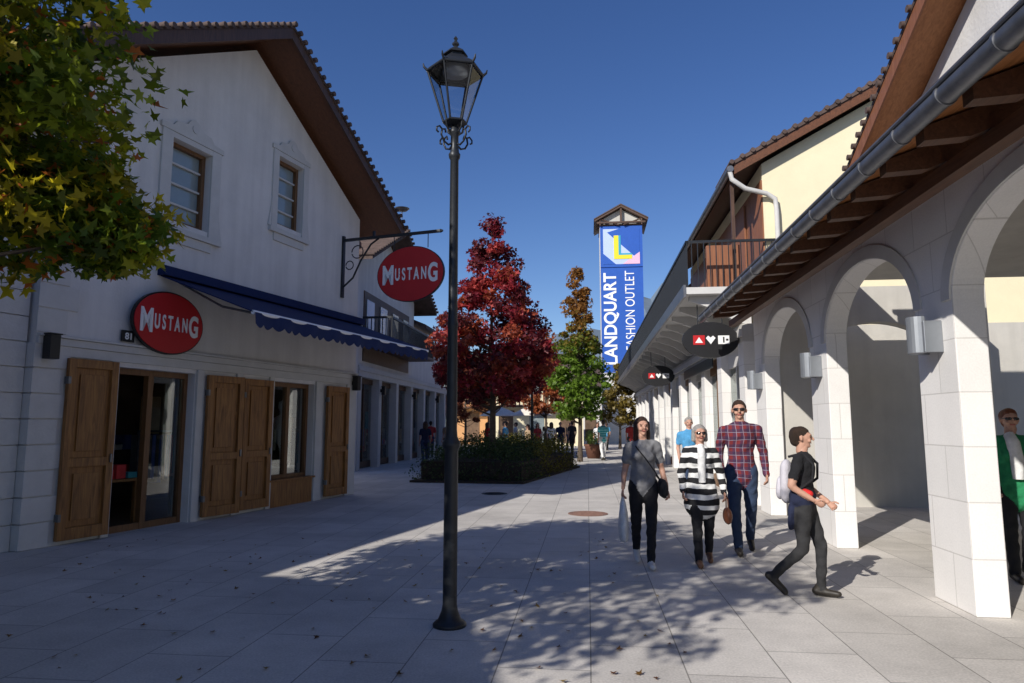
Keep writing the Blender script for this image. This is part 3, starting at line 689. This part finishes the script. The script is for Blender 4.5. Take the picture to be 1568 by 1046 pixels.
m.obj('balcony_railing',CR)
m=MB()
m.box(x0+1.4,x0+3.2,wy+.04,wy+.08,4.45,6.6,redw); m.box(x0+.15,x0+.22,.05,.12,4.42,6.7,darkw)
m.box(x0+.5,x0+.62,-.1,.6,4.43,5.45,redw)
for i in range(5): m.box(x0+5+i*3.4,x0+6.2+i*3.4,wy+.04,wy+.08,4.45,6.1,darkw); 
m.box(x0+.01,x0+9.9,wy+.001,wy+.03,4.45,6.7,redw)
m.obj('balcony_woodwork',CR)
m=MB()
for i in range(14):
    x=x0+i*2.4
    if x<x0+Lc-.4: m.box(x,x+.5,-.35,.02,0,3.3,stone)
m.box(x0,x0+Lc,-.5,.03,3.3,3.66,cream2); m.box(x0,x0+Lc,.031,.08,3.4,3.55,white2)
m.obj('shop_piers',CR)
m=MB()
for i in range(13):
    x=x0+i*2.4+.5; mt=framew if i%2 else white2
    m.box(x,x+1.9,-.2,-.19,.3,2.9,winglass); m.box(x,x+1.9,-.24,-.14,0,.3,mt); m.box(x,x+1.9,-.24,-.14,2.9,3.3,mt); m.box(x+.9,x+.97,-.25,-.13,.3,2.9,mt)
m.obj('shop_windows',CR); interior(CR,x0+.4,x0+Lc-.4,-.4,-2.6,3.3,21)
def oval_sign(x,sc_=1):
    m=MB(); cy_=.62; cz=3.36
    pts=ellipse_pts(cy_,cz,.58*sc_,.38*sc_)
    m.prism([(x-.04,y,z) for y,z in pts],(.08,0,0),black)
    for y in (cy_-.25,cy_+.25): m.cyl((x,y,cz+.33),(x,y,4.28),.012,.012,iron,6)
    X=x-.045
    m.box(X-.003,X,cy_+.12,cy_+.36,cz-.1,cz+.1,red); m.prism([(X-.008,cy_+.32,cz-.06),(X-.008,cy_+.16,cz-.06),(X-.008,cy_+.24,cz+.06)],(.004,0,0),signw)
    m.prism([(X-.003,cy_+.1,cz+.04),(X-.003,cy_+.05,cz+.09),(X-.003,cy_,cz+.05),(X-.003,cy_-.05,cz+.09),(X-.003,cy_-.1,cz+.04),(X-.003,cy_,cz-.09)],(.002,0,0),signw)
    m.box(X-.003,X,cy_-.38,cy_-.15,cz-.09,cz+.09,signw); m.box(X-.006,X-.0035,cy_-.28,cy_-.25,cz-.06,cz+.06,black); m.box(X-.006,X-.0035,cy_-.36,cy_-.31,cz-.02,cz+.02,black)
    m.obj('oval_hanging_sign',CR)
oval_sign(x0+.3); oval_sign(x0+11)
m=MB(); m.box(x0+3,x0+8,.09,.12,3.0,3.28,black); m.obj('fascia_sign',CR)
# ---------------------------------------------------------------- tower
TW=empty('sign_tower',(9.75,60,0),math.radians(-6.5))
m=MB(); h=1.82
m.box(-h,h,-h,h,0,18.9,bluep)
m.box(-h-.02,h+.02,-h-.02,h+.02,0,6.0,white2)
m.box(-h-.03,-h-.001,-h,h,6.0,18.8,white2)
m.obj('tower_body',TW)
m=MB()
for s in (-1,1):
    m.prism([(0,-2.3,20.45),(s*2.3,-2.3,19.2),(s*2.3,-2.3,19.36),(0,-2.3,20.63)],(0,4.6,0),darkw)
    m.prism([(0,-2.35,20.64),(s*2.35,-2.35,19.37),(s*2.35,-2.35,19.46),(0,-2.35,20.75)],(0,4.7,0),tile)
    m.cyl((s*.2,-2.1,18.9),(s*1.8,-2.1,19.45),.06,.06,darkw,6); m.cyl((s*1.8,-2.1,18.9),(s*1.8,-2.1,19.5),.08,.08,darkw,6)
m.box(-2.1,2.1,-2.2,-2.0,19.05,19.2,darkw); m.box(-.08,.08,-2.2,-2.05,19.2,20.5,darkw); m.box(-1.9,1.9,-1.9,1.9,18.9,19.05,darkw)
m.prism([(-1.8,-1.8,19.05),(1.8,-1.8,19.05),(1.8,-1.8,19.4),(0,-1.8,20.4),(-1.8,-1.8,19.4)],(0,3.6,0),cream2)
m.obj('tower_roof',TW)
m=MB(); y=-h
m.box(-h,h,y-.08,y-.002,15.2,18.85,bluep)
m.box(-h+.25,h-.25,y-.09,y-.081,15.45,18.6,lblue)
m.prism([(-h+.6,y-.1,18.3),(h-.25,y-.1,15.7),(h-.25,y-.1,18.6),(-.2,y-.1,18.6)][::-1],(0,.008,0),bluep)
m.prism([(-h+.25,y-.105,15.45),(-.5,y-.105,15.45),(-h+.25,y-.105,16.4)],(0,.008,0),bluep)
m.prism([(.1,y-.11,15.45),(h-.25,y-.11,15.45),(h-.25,y-.11,16.5)],(0,.008,0),pink)
m.box(-.65,-.25,y-.125,y-.115,15.9,18.0,yellow); m.box(-.249,.9,y-.125,y-.115,15.9,16.25,yellow)
m.box(-.249,-.05,y-.125,y-.115,16.251,18.0,teal); m.box(-.049,.9,y-.125,y-.115,16.251,16.4,teal)
m.obj('logo_panel',TW)
text('LANDQUART',1.5,(-.95,y-.02,10.7),(math.pi/2,-math.pi/2,0),signw,TW,'sign_text',off=.035,ext=.01,width=8.0)
text('FASHION OUTLET',1.15,(.65,y-.02,11.4),(math.pi/2,-math.pi/2,0),signw,TW,'sign_text_small',ext=.01,width=6.9)
# ---------------------------------------------------------------- background
def bgb(name,x0,x1,y,h,mt,depth=8,balc=False):
    e=empty(name,(0,0,0)); m=MB(); m.box(x0,x1,y,y+depth,0,h,mt)
    m.prism([(x0-.5,y-.8,h),(x0-.5,y+depth/2,h+2.2),(x0-.5,y+depth+.8,h)],(x1-x0+1,0,0),tile)
    n=max(2,int((x1-x0)/2.2))
    for i in range(n):
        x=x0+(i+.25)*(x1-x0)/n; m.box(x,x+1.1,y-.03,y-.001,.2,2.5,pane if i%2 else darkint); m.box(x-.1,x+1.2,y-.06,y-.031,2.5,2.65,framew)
        if h>5: m.box(x,x+.9,y-.03,y-.001,3.6,4.9,pane)
    if balc:
        m.box(x0,x1,y-1.1,y-.04,2.9,3.0,darkw); m.box(x0,x1,y-1.1,y-1.04,3.8,3.9,redw)
        for i in range(int((x1-x0)/.3)): m.box(x0+i*.3,x0+i*.3+.12,y-1.08,y-1.05,3.0,3.8,redw)
    m.obj('walls_roof_windows',e)
bgb('ochre_house',-9,-2,56,5.6,ochre,balc=True); bgb('cream_house',-1.6,5.4,52,5.2,cream,balc=True); bgb('gate_house',6.2,12.6,66,5.2,white); bgb('far_house',13.5,30,58,7.5,cream2); bgb('far_house',-30,-10,60,7,white)
prs=M('parasol_cloth',(.75,.7,.62),.9)
for (x,y) in ((1.2,43),(-.8,45)):
    m=MB(); m.lathe([(1.35,2.15),(1.3,2.2),(.6,2.55),(.03,2.75),(.001,2.8)],(0,0,0),prs,8,False); m.cyl((0,0,0),(0,0,2.7),.025,.025,steel); m.lathe([(.3,0),(.3,.06),(.05,.1)],(0,0,0),iron)
    m.obj('parasol').location=(x,y,0)
for (x,y) in ((3.9,33),(5.4,46)):
    m=MB(); m.lathe([(.001,0),(.3,0),(.42,.55),(.45,.58),(.45,.66),(.38,.66),(.37,.6),(.001,.6)],(0,0,0),ped,20); o=m.obj('flower_pot'); o.location=(x,y,0)
    K=500; q=NR.normal(size=(K,3)); q/=np.linalg.norm(q,axis=1,keepdims=True); leafcloud('plant',q*np.array([.42,.42,.35])*NR.uniform(.5,1.1,(K,1))+np.array([0,0,.95]),q+.3,.07,np.array((.09,.14,.03))*NR.uniform(.5,1.5,(K,1)),'oval',o)
m=MB(); n=90; vs=[];fs=[]
for i in range(n):
    x=-2600+i*60
    d=x/3000; hgt=260+ (max(0,d+.0))*1700 if d<.22 else 260+.22*1700+ (d-.22)*150
    hgt+=60*math.sin(i*.7)+35*math.sin(i*1.9+1)+20*math.sin(i*4.1)
    vs+=[(x,2600,-5),(x,3000,hgt*.6),(x,3400,hgt)]
for i in range(n-1):
    for k in (0,1): fs.append((3*i+k,3*i+3+k,3*i+4+k,3*i+1+k))
m.add(vs,fs,M('hazed_forest_hillside',(.13,.17,.22),.95,.25,.01),False); m.obj('mountain_ridge')  # distance haze is mixed into the blue-green forest colour
# ---------------------------------------------------------------- PEOPLE
skin=M('skin',(.50,.28,.20),.55,.10,14); lips=M('lips',(.38,.10,.09),.5); eyew=M('eye_dark',(.03,.02,.015),.2); shades=M('sunglass_lens',(.01,.01,.012),.1,spec=.8)
def cloth(n,c): return M(n,c,.92,.28,7,1.0,bscale=11)
def capsule(a,b,ra,rb,w=None,k=1,n=14):
    a=Vector(a);b=Vector(b);d=b-a
    d=d.normalized() if d.length>1e-5 else Vector((0,0,1))
    v=(Vector(w)-d*Vector(w).dot(d)).normalized() if w is not None and abs(Vector(w).normalized().dot(d))<.99 else d.orthogonal().normalized()
    u=d.cross(v); vs=[];rings=[]
    for i in range(5): t=math.pi/2*(i+.35)/5.35; rings.append((a-d*ra*math.cos(t),ra*math.sin(t)))
    rings.append((a,ra)); rings.append((b,rb))
    for i in range(4,-1,-1): t=math.pi/2*(i+.35)/5.35; rings.append((b+d*rb*math.cos(t),rb*math.sin(t)))
    for c,r in rings:
        for j in range(n): t=2*math.pi*j/n; vs.append(c+u*(r*math.cos(t))+v*(k*r*math.sin(t)))
    fs=[(i*n+j,i*n+(j+1)%n,(i+1)*n+(j+1)%n,(i+1)*n+j) for i in range(len(rings)-1) for j in range(n)]
    fs+=[tuple(range(n))[::-1],tuple(range((len(rings)-1)*n,len(rings)*n))]
    return vs,fs
def blend(prims,voxel,mb,noise=0.,fold=0.):
    t=MB()
    for p in prims:
        vs,fs=capsule(*p['g']); t.add(vs,fs,skin)
    ob=t.obj('tmp'); r=ob.modifiers.new('r','REMESH'); r.mode='VOXEL'; r.voxel_size=voxel
    s=ob.modifiers.new('s','SMOOTH'); s.factor=.5; s.iterations=3
    bpy.context.view_layer.update(); me=bpy.data.meshes.new_from_object(ob.evaluated_get(bpy.context.evaluated_depsgraph_get()))
    V=np.zeros(len(me.vertices)*3); me.vertices.foreach_get('co',V); V=V.reshape(-1,3)
    Nn=np.zeros(len(me.vertices)*3); me.vertices.foreach_get('normal',Nn); Nn=Nn.reshape(-1,3)
    C=np.zeros(len(me.polygons)*3); me.polygons.foreach_get('center',C); C=C.reshape(-1,3)
    best=np.full(len(C),1e9); idx=np.zeros(len(C),int)
    for i,p in enumerate(prims):
        a,b,ra,rb=p['g'][:4]; wv=p['g'][4] if len(p['g'])>4 else None; k=p['g'][5] if len(p['g'])>5 else 1
        a=np.array(a,float);b=np.array(b,float);d=b-a;L=np.linalg.norm(d); 
        tt=np.clip(((C-a)@d)/(L*L),0,1) if L>1e-5 else np.zeros(len(C))
        q=C-(a+tt[:,None]*d)
        if wv is not None:
            wn=np.array(wv,float); 
            if L>1e-5: dn=d/L; wn=wn-dn*(wn@dn)
            wn/=np.linalg.norm(wn)+1e-9; pr=q@wn; q=q+np.outer(pr*(1/k-1),wn)
        ds=np.linalg.norm(q,axis=1)-(ra+(rb-ra)*tt)-p.get('bias',0)
        mk=ds<best; best[mk]=ds[mk]; idx[mk]=i
    if noise:
        nn=np.sin(V[:,0]*37+V[:,2]*23)*np.sin(V[:,1]*31+V[:,2]*41)+.6*np.sin(V[:,2]*70+V[:,0]*20)
        V=V+Nn*(noise*nn)[:,None]
    if fold: # slanting drape folds
        f2=np.sin(V[:,2]*42+V[:,0]*38+2*np.sin(V[:,1]*18))*np.sin(V[:,0]*16+V[:,2]*9+1)
        V=V+Nn*(fold*f2)[:,None]
    o=len(mb.v); mb.v+=[tuple(v) for v in V]
    mi=[mb.mi(p['m']) for p in prims]
    for f,i in zip(me.polygons,idx): mb.f.append([o+j for j in f.vertices]); mb.m.append(mi[i]); mb.s.append(True)
    bpy.data.objects.remove(ob)
def hand(mb,W,D,side,mt,curl=.5,s=1):
    W=Vector(W);D=Vector(D).normalized(); F=Vector((0,1,0)); F=(F-D*F.dot(D)).normalized(); Nn=D.cross(F)*(-side)
    pal=W+D*.085*s
    vs,fs=capsule(W+D*.01,pal-D*.015,.026*s,.036*s,Nn,.42,12); mb.add(vs,fs,mt,True)
    inw=Vector((-side,0,0)); inw=(inw-D*inw.dot(D)).normalized()
    for i,(off,ln) in enumerate(((.027,.070),(.009,.078),(-.009,.073),(-.026,.056))):
        p0=pal-D*.02+F*off*s; p1=p0+(D+inw*curl*.5).normalized()*ln*.5*s; p2=p1+(D+inw*curl*1.5).normalized()*ln*.32*s; p3=p2+(D*.5+inw*curl*2).normalized()*ln*.22*s
        mb.tube([p0,p1,p2,p3],[.0095*s,.009*s,.008*s,.006*s],mt,7)
    t0=W+D*.03*s+F*.022*s; t1=t0+(D*.6+F*.8).normalized()*.035*s; t2=t1+(D*.95+F*.25).normalized()*.032*s
    mb.tube([t0,t1,t2],[.012*s,.0105*s,.008*s],mt,7)
def person(name,loc,rot,H,c):
    s=H/1.7; f=c.get('female',0); mb=MB(); P=[]; lo=c.get('lo',False)
    V=lambda x,y,z:(x*s,y*s,z*s)
    def add(a,b,ra,rb,mt,w=None,k=1,bias=0): P.append({'g':(V(*a),V(*b),ra*s,rb*s,w,k),'m':mt,'bias':bias})
    sh=.160 if f else .185; bw=c.get('bulk',1.)
    top,bot,shoe=c['top'],c['bottom'],c['shoe']; Y=(0,1,0)
    hem=c.get('hem',.90); dp=c.get('drop',0)
    add((-.055,-.01,.93),(.055,-.01,.93),.115,.115,bot,Y,.9)
    add((0,-.005,hem),(0,0,1.12),(.165 if f else .165)*bw*c.get('flare',1),.138*bw,top,Y,.72)
    add((0,0,1.12),(0,.005,1.30),.138*bw,(.150 if f else .175)*bw,top,Y,.70)
    if f:
        add((-.065,.07,1.25),(-.06,.07,1.24),.062,.06,top); add((.065,.07,1.25),(.06,.07,1.24),.062,.06,top)
    add((-sh+.055,-.01,1.372+dp),(sh-.055,-.01,1.372-dp),.066,.066,top,Y,.95)
    add((0,-.01,1.385),(0,-.008,1.42),.09,.055,top,Y,.85)
    add((0,-.012,1.42),(0,.01,1.50),.05,.05,skin)
    lg=c['legs']; am=c['arms']
    for sd,(kn,an,ft) in zip((1,-1),lg):
        hp=(sd*.085,-.0,.90)
        add(hp,kn,.098*c.get('legb',1),.066*c.get('legb',1),bot); add(kn,an,.064*c.get('legb',1),.05*c.get('legb',1),bot)
        add((an[0],an[1]-.02,an[2]+.0),an,.045,.045,shoe)
        fx,fy,fz=ft
        hl=(an[0]-fx*.05,an[1]-fy*.05,an[2]-fz*.05-.035); to=(an[0]+fx*.155,an[1]+fy*.155,an[2]+fz*.155-.045)
        add(hl,to,.044,.034,shoe,(1,0,0),1.0); 
    for sd,(el,wr) in zip((1,-1),am):
        S=(sd*sh,-.01,1.365-sd*dp); sl_=c['sleeve']
        if sl_=='long':
            add(S,el,.060*bw,.050*bw,top); add(el,wr,.048*bw,.038,top)
        else:
            mid=tuple(lerp(S[i],el[i],.6) for i in range(3)); add(S,mid,.060*bw,.058*bw,top); add(mid,el,.044,.038,skin); add(el,wr,.038,.026,skin)
    for e_ in c.get('extra',[]): add(*e_)
    blend(P,.02 if lo else .0115,mb,.0015,.0 if lo else .0045)
    for sd,(el,wr) in zip((1,-1),am):
        hand(mb,V(*wr),Vector(wr)-Vector(el),sd,skin,c.get('curl',.6),s*1.02)
    P=[]; ha=c.get('head',0); ca,sa=math.cos(ha),math.sin(ha); tl=c.get('tilt',0)
    def Vh(x,y,z): return ((x*ca-y*sa)*s,(x*sa+y*ca)*s,(z-(y*math.sin(tl)))*s)
    def ah(a,b,ra,rb,mt,w=None,k=1,bias=0): P.append({'g':(Vh(*a),Vh(*b),ra*s,rb*s,w,k),'m':mt,'bias':bias})
    sw=(ca,sa,0)
    ah((0,-.02,1.612),(0,.025,1.605),.080,.072,skin,sw,.93)
    ah((0,.025,1.575),(0,.04,1.53),.062,.042,skin,sw,.95)
    ah((0,.045,1.515),(0,.065,1.512),.026,.020,skin)
    ah((0,.094,1.608),(0,.112,1.578),.009,.014,skin)
    ah((0,-.012,1.46),(0,.0,1.54),.05,.05,skin)
    for q in (-1,1):
        ah((q*.074,-.005,1.60),(q*.076,-.005,1.575),.016,.012,skin,bias=.004); ah((q*.035,.07,1.565),(q*.03,.072,1.56),.022,.02,skin); ah((q*.02,.088,1.625),(q*.04,.080,1.627),.012,.010,skin)
    hm=c['hairmat']; hs=c['hair']
    ah((0,-.035,1.628),(0,-.008,1.640),.088,.078,hm,sw,.96,.001)
    ah((0,-.055,1.60),(0,-.06,1.56),.072,.055,hm,sw,1.1,.0)
    if hs in('long','bob'):
        zz=1.44 if hs=='long' else 1.52
        for q in (-1,1): ah((q*.066,-.015,1.63),(q*.078,-.015,zz),.033,.028,hm,bias=.004)
        ah((0,-.065,1.6),(0,-.06,zz),.075,.065,hm,sw,1.15)
        ah((.03,.03,1.672),(.055,.04,1.645),.022,.018,hm,bias=.002)
    if hs=='short':
        ah((.02,.035,1.678),(.03,.055,1.668),.022,.016,hm,sw,1.6,.001); ah((-.03,.03,1.68),(-.035,.045,1.672),.020,.014,hm,sw,1.2,.001)
    blend(P,.011 if lo else .0065,mb,.0008)
    def small(a,b,ra,rb,mt): vs,fs=capsule(Vh(*a),Vh(*b),ra*s,rb*s); mb.add(vs,fs,mt,True)
    small((-.019,.087,1.543),(.019,.087,1.543),.0055,.0055,lips)
    if c.get('shades'):
        for q in (-1,1): small((q*.020,.094,1.603),(q*.046,.082,1.603),.017,.016,shades); small((q*.05,.078,1.608),(q*.078,.0,1.605),.004,.004,shades)
        small((-.02,.1,1.61),(.02,.1,1.61),.004,.004,shades)
    else:
        for q in (-1,1): small((q*.029,.0885,1.603),(q*.036,.0865,1.603),.0075,.0075,eyew); small((q*.02,.094,1.622),(q*.045,.086,1.622),.0035,.0035,hm)
    for fn in c.get('add',[]): fn(mb,V,s)
    ob=mb.obj(name); ob.location=loc; ob.rotation_euler=(0,0,rot); return ob
FW=(0,1,0)
hair_br=M('hair_brown',(.05,.025,.015),.5,.4,30,.8); hair_gr=M('hair_grey',(.36,.34,.32),.6,.3,30,.8); hair_dk=M('hair_dark',(.035,.02,.012),.5,.4,30,.8); hair_red=M('hair_auburn',(.2,.06,.025),.5,.3,30,.8)
gtee=cloth('grey_tshirt',(.20,.20,.21)); blk=cloth('black_cloth',(.014,.014,.017)); jeans=cloth('denim',(.03,.05,.10)); dgrey=cloth('charcoal',(.03,.03,.032)); wht=cloth('white_cloth',(.7,.7,.7)); greenc=cloth('green_knit',(.02,.22,.09)); navyc=cloth('navy_cloth',(.015,.02,.05))
shoe_w=M('white_shoe',(.6,.6,.6),.6); shoe_d=M('dark_shoe',(.03,.025,.02),.5); shoe_b=M('brown_shoe',(.18,.09,.05),.5)
strp=stripes('striped_knit',(.012,.012,.015),(.72,.72,.71),.118,.52); pld=plaid('plaid_shirt')
bagw=M('plastic_bag',(.7,.72,.74),.35,.15,9,.8); leather=M('brown_leather',(.2,.07,.035),.5,.2,9); bpk=M('backpack_fabric',(.55,.53,.58),.8,.1,8,.3); redp=M('red_fabric',(.6,.02,.02),.7)
def w1_add(mb,V,s):
    x,y=.245,.07
    vs=[];fs=[];rows=[(.80,.02,.012),(.72,.07,.03),(.6,.115,.05),(.45,.135,.06),(.33,.14,.055),(.29,.12,.04)]
    n=14
    for z,a,b in rows:
        for i in range(n):
            t=2*math.pi*i/n; q=1+.08*math.sin(5*t+z*20); vs.append(V(x+b*math.cos(t)*q+.0,y+a*math.sin(t)*q,z))
    for r in range(len(rows)-1):
        for i in range(n): fs.append((r*n+i,r*n+(i+1)%n,(r+1)*n+(i+1)%n,(r+1)*n+i))
    fs.append(tuple(range(n))); fs.append(tuple(range((len(rows)-1)*n,len(rows)*n))); mb.add(vs,fs,bagw,True)
    mb.tube([V(.12,-.03,1.435),V(.07,.105,1.34),V(-.02,.165,1.22),V(-.12,.13,1.08),V(-.19,.05,.98)],.008*s,blk,6)
    mb.tube([V(.12,-.03,1.435),V(.05,-.13,1.3),V(-.1,-.14,1.1),V(-.19,-.05,.98)],.008*s,blk,6)
    vs,fs=capsule(V(-.225,-.12,.88),V(-.225,.10,.88),.11*s,.11*s,(1,0,0),.42,14); mb.add(vs,fs,blk,True)
person('woman_in_grey_tshirt',(1.52,8.05,0),math.radians(176),1.68,dict(female=1,top=gtee,bottom=blk,shoe=shoe_w,sleeve='short',hair='long',hairmat=hair_br,hem=.93,legb=.95,drop=.008,
    legs=[((.09,.0,.49),(.07,-.24,.17),(0,.8,-.55)),((-.07,.13,.50),(-.05,.16,.085),FW)],arms=[((.205,-.04,1.10),(.24,.05,.885)),((-.225,-.06,1.10),(-.265,.06,.87))],head=.15,curl=.9,add=[w1_add]))
def w2_add(mb,V,s):
    vs,fs=capsule(V(-.285,.08,.60),V(-.285,.16,.60),.10*s,.10*s,(1,0,0),.5,14); mb.add(vs,fs,leather,True)
    mb.tube([V(-.285,.04,.68),V(-.28,.08,.8),V(-.28,.12,.84),V(-.285,.17,.8),V(-.285,.2,.68)],.008*s,leather,6)
    mb.tube([V(0,.03,1.44),V(.0,.115,1.36),V(.005,.125,1.2),V(0,.12,1.0)],[.045*s,.05*s,.05*s,.045*s],wht,10)
person('woman_in_striped_cardigan',(2.22,8.15,0),math.radians(172),1.59,dict(female=1,top=strp,bottom=blk,shoe=shoe_b,sleeve='long',hair='bob',hairmat=hair_gr,hem=.74,flare=1.25,bulk=1.08,shades=shades,drop=-.01,
    legs=[((.08,.13,.50),(.08,.19,.085),FW),((-.08,.0,.48),(-.09,-.18,.13),(0,.93,-.36))],arms=[((.235,-.05,1.11),(.235,.07,.89)),((-.245,-.04,1.10),(-.255,.12,.88))],head=.1,add=[w2_add]))
person('man_in_plaid_shirt',(2.93,8.85,0),math.radians(168),1.90,dict(top=pld,bottom=jeans,shoe=shoe_d,sleeve='long',hair='short',hairmat=hair_br,hem=.86,bulk=1.02,shades=shades,drop=.01,
    legs=[((.10,.11,.50),(.08,.17,.085),FW),((-.09,.0,.49),(-.09,-.20,.14),(0,.92,-.38))],arms=[((.235,-.08,1.11),(.225,.0,.86)),((-.25,-.04,1.11),(-.25,.12,.88))],head=-.1))
def boy_add(mb,V,s):
    vs,fs=capsule(V(0,-.17,1.04),V(0,-.165,1.26),.125*s,.11*s,(0,1,0),.55,16); mb.add(vs,fs,bpk,True)
    vs,fs=capsule(V(0,-.235,1.04),V(0,-.23,1.12),.085*s,.075*s,(0,1,0),.5,14); mb.add(vs,fs,bpk,True)
    for q in (-1,1): mb.tube([V(q*.09,-.12,1.40),V(q*.10,.02,1.44),V(q*.11,.12,1.33),V(q*.125,.11,1.18),V(q*.13,-.05,1.05)],[.014*s]*5,blk,6)
person('boy_with_backpack',(2.78,6.62,0),math.radians(-124),1.57,dict(top=blk,bottom=dgrey,shoe=shoe_d,sleeve='short',hair='short',hairmat=hair_dk,hem=.88,bulk=.92,legb=.92,
    legs=[((.10,-.02,.48),(.10,-.32,.19),(0,.72,-.68)),((-.09,.12,.49),(-.09,.10,.085),FW)],arms=[((.22,-.08,1.11),(.16,.12,.98)),((-.215,-.02,1.10),(-.12,.20,.94))],head=.25,curl=1.2,
    extra=[((-.06,-.02,.98),(.06,-.02,.98),.13,.13,navyc,(0,1,0),.95),((.10,-.10,.92),(.12,-.12,.72),.07,.06,navyc,(0,1,0),.5),((-.1,.06,.9),(-.12,.07,.74),.05,.04,navyc,(0,1,0),.6)],add=[boy_add,lambda mb,V,s:mb.add(*capsule(V(.15,.04,1.05),V(.15,.08,1.04),.04*s,.035*s),redp,True)]))
def w3_add(mb,V,s): mb.tube([V(.03,.05,1.44),V(.02,.12,1.36),V(0,.125,1.2),V(0,.12,1.0)],[.05*s,.06*s,.06*s,.05*s],wht,10)
person('woman_in_green_cardigan',(5.32,7.35,0),math.radians(160),1.76,dict(female=1,top=greenc,bottom=blk,shoe=shoe_d,sleeve='long',hair='short',hairmat=hair_red,hem=.85,flare=1.1,bulk=1.06,shades=shades,
    legs=[((.10,.10,.50),(.10,.14,.085),FW),((-.09,.0,.49),(-.09,-.14,.1),FW)],arms=[((.23,-.05,1.10),(.22,.12,.92)),((-.23,-.05,1.10),(-.23,.1,.9))],add=[w3_add]))
wk=[((.10,.10,.50),(.09,.15,.085),FW),((-.09,.0,.49),(-.09,-.20,.12),(0,.95,-.3))]
ar=[((.22,-.05,1.10),(.22,.08,.87)),((-.22,-.05,1.10),(-.22,.02,.86))]
teal_s=stripes('teal_stripe_shirt',(.02,.3,.35),(.25,.6,.6),.1)
def far(x,y,rot,H,top,bot,hm,fe=0,nm='pedestrian'):
    person(nm,(x,y,0),math.radians(rot),H,dict(lo=True,female=fe,top=top,bottom=bot,shoe=shoe_d,sleeve='short',hair='long' if fe else 'short',hairmat=hm,legs=wk,arms=ar))
bluec=cloth('blue_shirt',(.08,.3,.55)); redc=cloth('red_top',(.4,.04,.04)); tanc=cloth('tan_top',(.4,.28,.18))
far(4.1,31,10,1.8,teal_s,wht,hair_dk); far(3.65,14.2,175,1.74,bluec,jeans,hair_gr)
far(5.3,28.5,180,1.7,wht,blk,hair_br,1); far(5.7,33,0,1.75,redc,dgrey,hair_dk); far(4.7,25,180,1.68,tanc,jeans,hair_br,1)
far(2.2,44,170,1.75,dgrey,jeans,hair_dk); far(.2,37,90,1.7,wht,dgrey,hair_dk); far(-3.4,27,20,1.72,navyc,jeans,hair_br,1); far(-1.2,34,-60,1.7,redp,blk,hair_br,1)
far(5.0,40,180,1.74,blk,jeans,hair_dk); far(5.9,43,10,1.7,bluec,dgrey,hair_br); far(-2.9,31,160,1.75,tanc,blk,hair_dk); far(1.3,35,200,1.66,redc,jeans,hair_br,1)
far(4.6,37,170,1.66,wht,jeans,hair_br,1); far(3.4,39,20,1.78,dgrey,blk,hair_dk); far(.7,31,120,1.6,tanc,jeans,hair_br,1)
far(-.3,30.5,70,1.72,bluec,dgrey,hair_dk); far(1.9,33,-30,1.7,wht,blk,hair_br,1); far(-3.9,33,10,1.76,redc,jeans,hair_dk); far(2.6,37,180,1.72,navyc,jeans,hair_br); far(3.6,43,160,1.7,tanc,jeans,hair_dk)
print('OBJS',len(bpy.data.objects),'FACES',sum(len(m_.polygons) for m_ in bpy.data.meshes))
